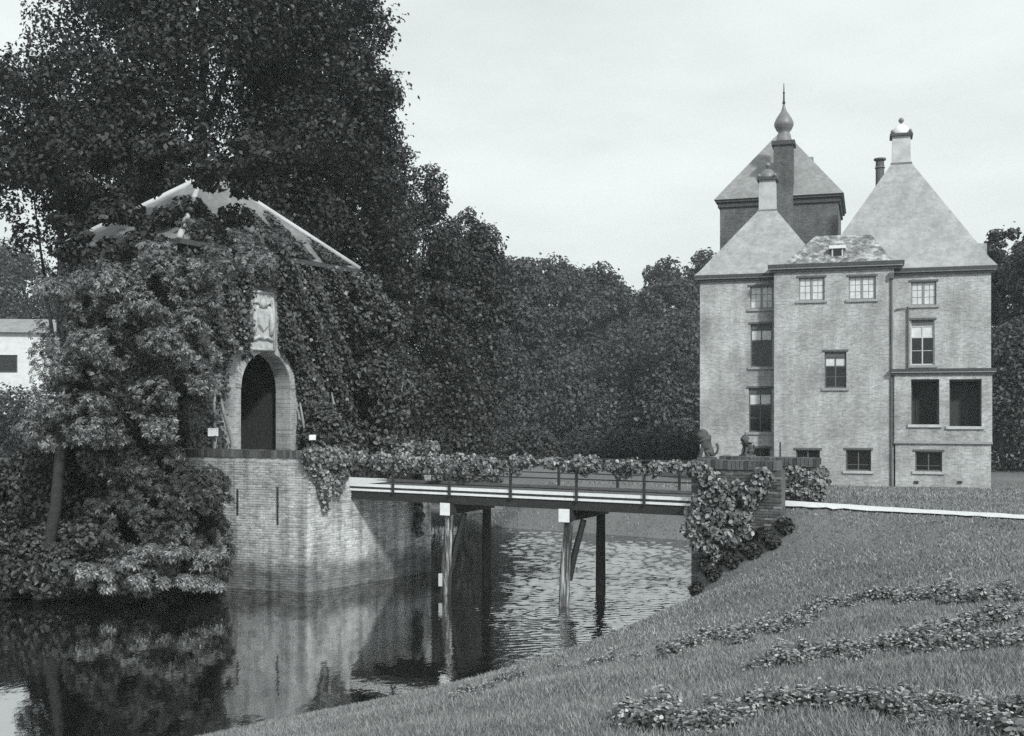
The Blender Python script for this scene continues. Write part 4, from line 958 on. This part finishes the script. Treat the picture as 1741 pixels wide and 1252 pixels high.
for k, (p, rr_) in enumerate(zip(q, r_)):
    g1.append(p); g2.append(rr_)
    if rg.random() < .18: g1.append(p - np.array((0, 0, .22))); g2.append(.13)
garl = creeper('long garland of creeper along the near bridge rail', g1, g2, 8000, .11, 201, hang=.3)
rail = MB(); rail.tube([Vector(p) - Vector(garl.location) for p in q[::3]], .018, 5); rail.build('stem', MAT['bark'], garl, True)
q, r_ = along(BR.world(BR.s(676, BWD+.1), BWD+.1, DZ+.5), BR.world(BR.s(830, BWD+.1), BWD+.1, DZ+.45), 18, .12, 2, .16, .30)
creeper('creeper tangled over the far rail at the left end of the bridge', q, r_, 1800, .13, 202)
q, r_ = along((CRN.x+.1, CRN.y-.1, 4.1), BR.world(.1, -.2, 3.75), 16, .10, 3, .2, .38)
q2 = [np.array(CRN.to_3d()) + np.array((dR.x*d_, dR.y*d_, z_)) + np.array((.12, -.12, 0)) for d_, z_ in ((.1, 3.8), (.3, 3.6), (.45, 3.4), (.5, 3.15), (.55, 2.9), (.6, 2.7), (.62, 2.45), (.9, 3.3), (1.2, 3.4), (1.0, 3.0))]
creeper('creeper hanging over the bastion corner at the bridge end', list(q)+q2, list(r_)+[.3, .28, .26, .22, .2, .16, .12, .25, .25, .2], 5000, .12, 203)
rg2 = np.random.default_rng(61); q2 = []; r2 = []
for k in range(34):
    z_ = 4.0 - 2.7*k/33; q2.append(np.array(CRN.to_3d()) + np.array((dR.x*(4.72+.05*math.sin(k*.6)), dR.y*(4.72+.05*math.sin(k*.6)), z_)) + np.array((.1, -.1, 0)) + rg2.normal(size=3)*.04); r2.append(.30 - .2*min(1, k/9) + rg2.uniform(0, .05))
creeper('narrow strand of ivy hanging down the bastion wall under the bridge', q2, r2, 2200, .11, 204, mat='ivy')
q, r_ = along(list(CRN + dR*BR1) + [4.05], list(RC) + [4.15], 10, .08, 5, .2, .35)
creeper('creeper over the bastion parapet beyond the bridge', q, r_, 1500, .14, 205)
rng = np.random.default_rng(9); pts = []; rad = []
for px, py, r0 in ((1190, 800, .26), (1205, 815, .3), (1220, 830, .32), (1195, 850, .3), (1185, 875, .32), (1178, 900, .3), (1200, 890, .34), (1215, 870, .34), (1235, 850, .3), (1240, 880, .34), (1225, 905, .36), (1210, 930, .3), (1190, 920, .28), (1245, 915, .32), (1225, 950, .24), (1218, 962, .2), (1262, 880, .26), (1275, 850, .28), (1290, 830, .3), (1270, 905, .22), (1300, 812, .28), (1255, 830, .22), (1205, 842, .3)):
    s_ = BR.s(px, -.25); Yd = BR.depth(s_, -.25); pts.append((gx(px, Yd), Yd, gz(py, Yd))); rad.append(r0*.95)
creeper('large-leaved creeper covering the near abutment wall', pts, rad, 4800, .125, 206)
pts = []; rad = []
for px, py, r0 in ((1315, 800, .3), (1335, 812, .36), (1355, 805, .36), (1375, 812, .34), (1390, 820, .3), (1345, 832, .34), (1365, 835, .36), (1385, 840, .28), (1325, 830, .3), (1330, 845, .24), (1395, 805, .22)):
    s_ = BR.s(px, BWD+.1); Yd = BR.depth(s_, BWD+.1); pts.append((gx(px, Yd), Yd, gz(py, Yd))); rad.append(r0)
creeper('rounded clump of creeper at the path end of the far parapet', pts, rad, 4600, .125, 207)
# rank grass at the foot of the abutment
C = []; rr = []
for k in range(22):
    p = BR.world(BL + k*.125, -.22-.12*(k % 4), 0); C.append((p.x, p.y, max(gzz(p.x, p.y), 0)+.06)); rr.append(.20)
shrub('weeds', 'dark weeds along the foot of the abutment wall', C, rr, 5000, MAT['wood_tree'], .12, 208, cat='weeds')

# ------------------------------------------------------------------ bedding plants in curving rows
variants = []
for k in range(4):
    rng = np.random.default_rng(300+k)
    C = np.array([(0, 0, .10), (.08, .05, .09), (-.08, .03, .11), (.02, -.08, .09), (.0, .02, .2)]); P, N = clump_points(C, np.array([.13, .1, .1, .1, .09]), 120, rng, .8, .6, .5); P[:, 2] = np.maximum(P[:, 2], .01)
    fl = leaves('foliage', P, N, .058, MAT['bedding'], rng, .7, .12, 0, True)
    P, N = clump_points(C + np.array((0, 0, .06)), np.array([.13, .1, .1, .1, .09]), 38, rng, .8, 1.2, .8); P[:, 2] = np.maximum(P[:, 2], .05)
    bl = leaves('blossom', P, N, .04, MAT['blossom'], rng, .7, .16, 0, True); variants.append((fl, bl))
rows = [([(1130, 1116), (1190, 1098), (1250, 1086), (1330, 1070), (1375, 1055), (1400, 1035), (1460, 1026), (1560, 1020), (1680, 1018), (1741, 1024)], 86, 7, 'small flowering plant in the upper curving row on the lawn'),
        ([(1290, 1136), (1350, 1126), (1440, 1116), (1520, 1104), (1590, 1085), (1650, 1068), (1741, 1042)], 70, 8, 'small flowering plant in the middle curving row on the lawn'),
        ([(1560, 1112), (1640, 1105), (1741, 1098)], 22, 7, 'small flowering plant in the short row at the right edge of the lawn'),
        ([(1070, 1212), (1120, 1226), (1190, 1244), (1240, 1226), (1300, 1204), (1400, 1198), (1500, 1205), (1600, 1215), (1741, 1228)], 74, 11, 'small flowering plant in the nearest row along the lower edge'),
        ([(765, 1192), (800, 1180), (850, 1165), (890, 1152)], 14, 4, 'small flowering plant on the bank by the water'),
        ([(950, 1142), (1010, 1132), (1085, 1124)], 8, 3, 'sparse seedling at the left end of the upper row')]
rng = np.random.default_rng(17); PLP = []
for pts, n, jit, lab in rows:
    pts = np.array(pts, float); seg = np.linalg.norm(np.diff(pts, axis=0), axis=1); cum = np.concatenate([[0], np.cumsum(seg)])
    for k in range(n):
        u = (k + rng.uniform(-.4, .4))/(n-1)*cum[-1]; px = np.interp(u, cum, pts[:, 0]); py = np.interp(u, cum, pts[:, 1]) + rng.normal()*jit*.85
        x, y = gp(px, py); fl, bl = variants[rng.integers(4)]
        sc_ = rng.uniform(.75, 1.35) * (.75 if n < 15 else 1) * np.interp(y, [6, 12, 20], [.62, .85, 1.1])
        o = add_obj('bedding_plant', fl, None, (x, y, gzz(x, y)-.02)); o.rotation_euler = (0, 0, rng.uniform(0, 6.28)); o.scale = (sc_, sc_, sc_*rng.uniform(.45, .85))
        tag(o, lab, 'bedding plant', 'flowering plants: ' + lab.split(' plant ')[-1] if ' plant ' in lab else 'seedlings on the bank')
        c2 = add_obj('blossom', bl, o)
        PLP.append((x, y))

# ------------------------------------------------------------------ grass blades on the near lawn
rng = np.random.default_rng(50)
def grass_patch(n, y0, y1, h, wd_):
    y = y0 + (y1-y0)*rng.random(n); x = rng.uniform(-.36, .72, n)*y
    P = np.stack([x, y], 1); d = poly_sd(P, WATER); pdist = line_d(P, PATH); ok = (d > .03) & (pdist > .40); P = P[ok]; d = d[ok]; z = ground_z(P); m_ = len(P)
    hh_ = h*rng.uniform(.5, 1.3, m_)*(1 + .8*np.exp(-d/.25)); a = rng.uniform(0, 6.28, m_); dx = np.cos(a)*wd_; dy = np.sin(a)*wd_; lx = rng.normal(size=m_)*hh_*.5; ly = rng.normal(size=m_)*hh_*.5
    return np.stack([np.stack([P[:, 0]-dx, P[:, 1]-dy, z-.01], 1), np.stack([P[:, 0]+dx, P[:, 1]+dy, z-.01], 1), np.stack([P[:, 0]+lx, P[:, 1]+ly, z+hh_], 1)], 1)
T = np.concatenate([grass_patch(125000, 4.5, 10, .045, .005), grass_patch(165000, 10, 19, .05, .008), grass_patch(120000, 19, 33, .06, .015), grass_patch(50000, 33, 60, .08, .025)])
V = T.reshape(-1, 3); Q = np.arange(len(V)).reshape(-1, 3)
tag(add_obj('grass', np_mesh('grass', V, Q, MAT['grass_blade'])), 'short mown grass of the lawn', 'grass', kind='stuff')

# ------------------------------------------------------------------ the summer haze lying over the park
hm = bpy.data.materials.new('haze'); hm.use_nodes = True; hn = hm.node_tree; hn.nodes.clear()
ho = hn.nodes.new('ShaderNodeOutputMaterial'); hv = hn.nodes.new('ShaderNodeVolumePrincipled'); hv.inputs['Density'].default_value = 0.0006; hv.inputs['Color'].default_value = (.95, 1, 1, 1); hv.inputs['Anisotropy'].default_value = .2
hn.links.new(hv.outputs[0], ho.inputs['Volume'])
tag(MB().box(-910, 910, -310, 1210, -3, 42).build('haze', hm), 'thin summer haze over the park', 'haze', kind='stuff')
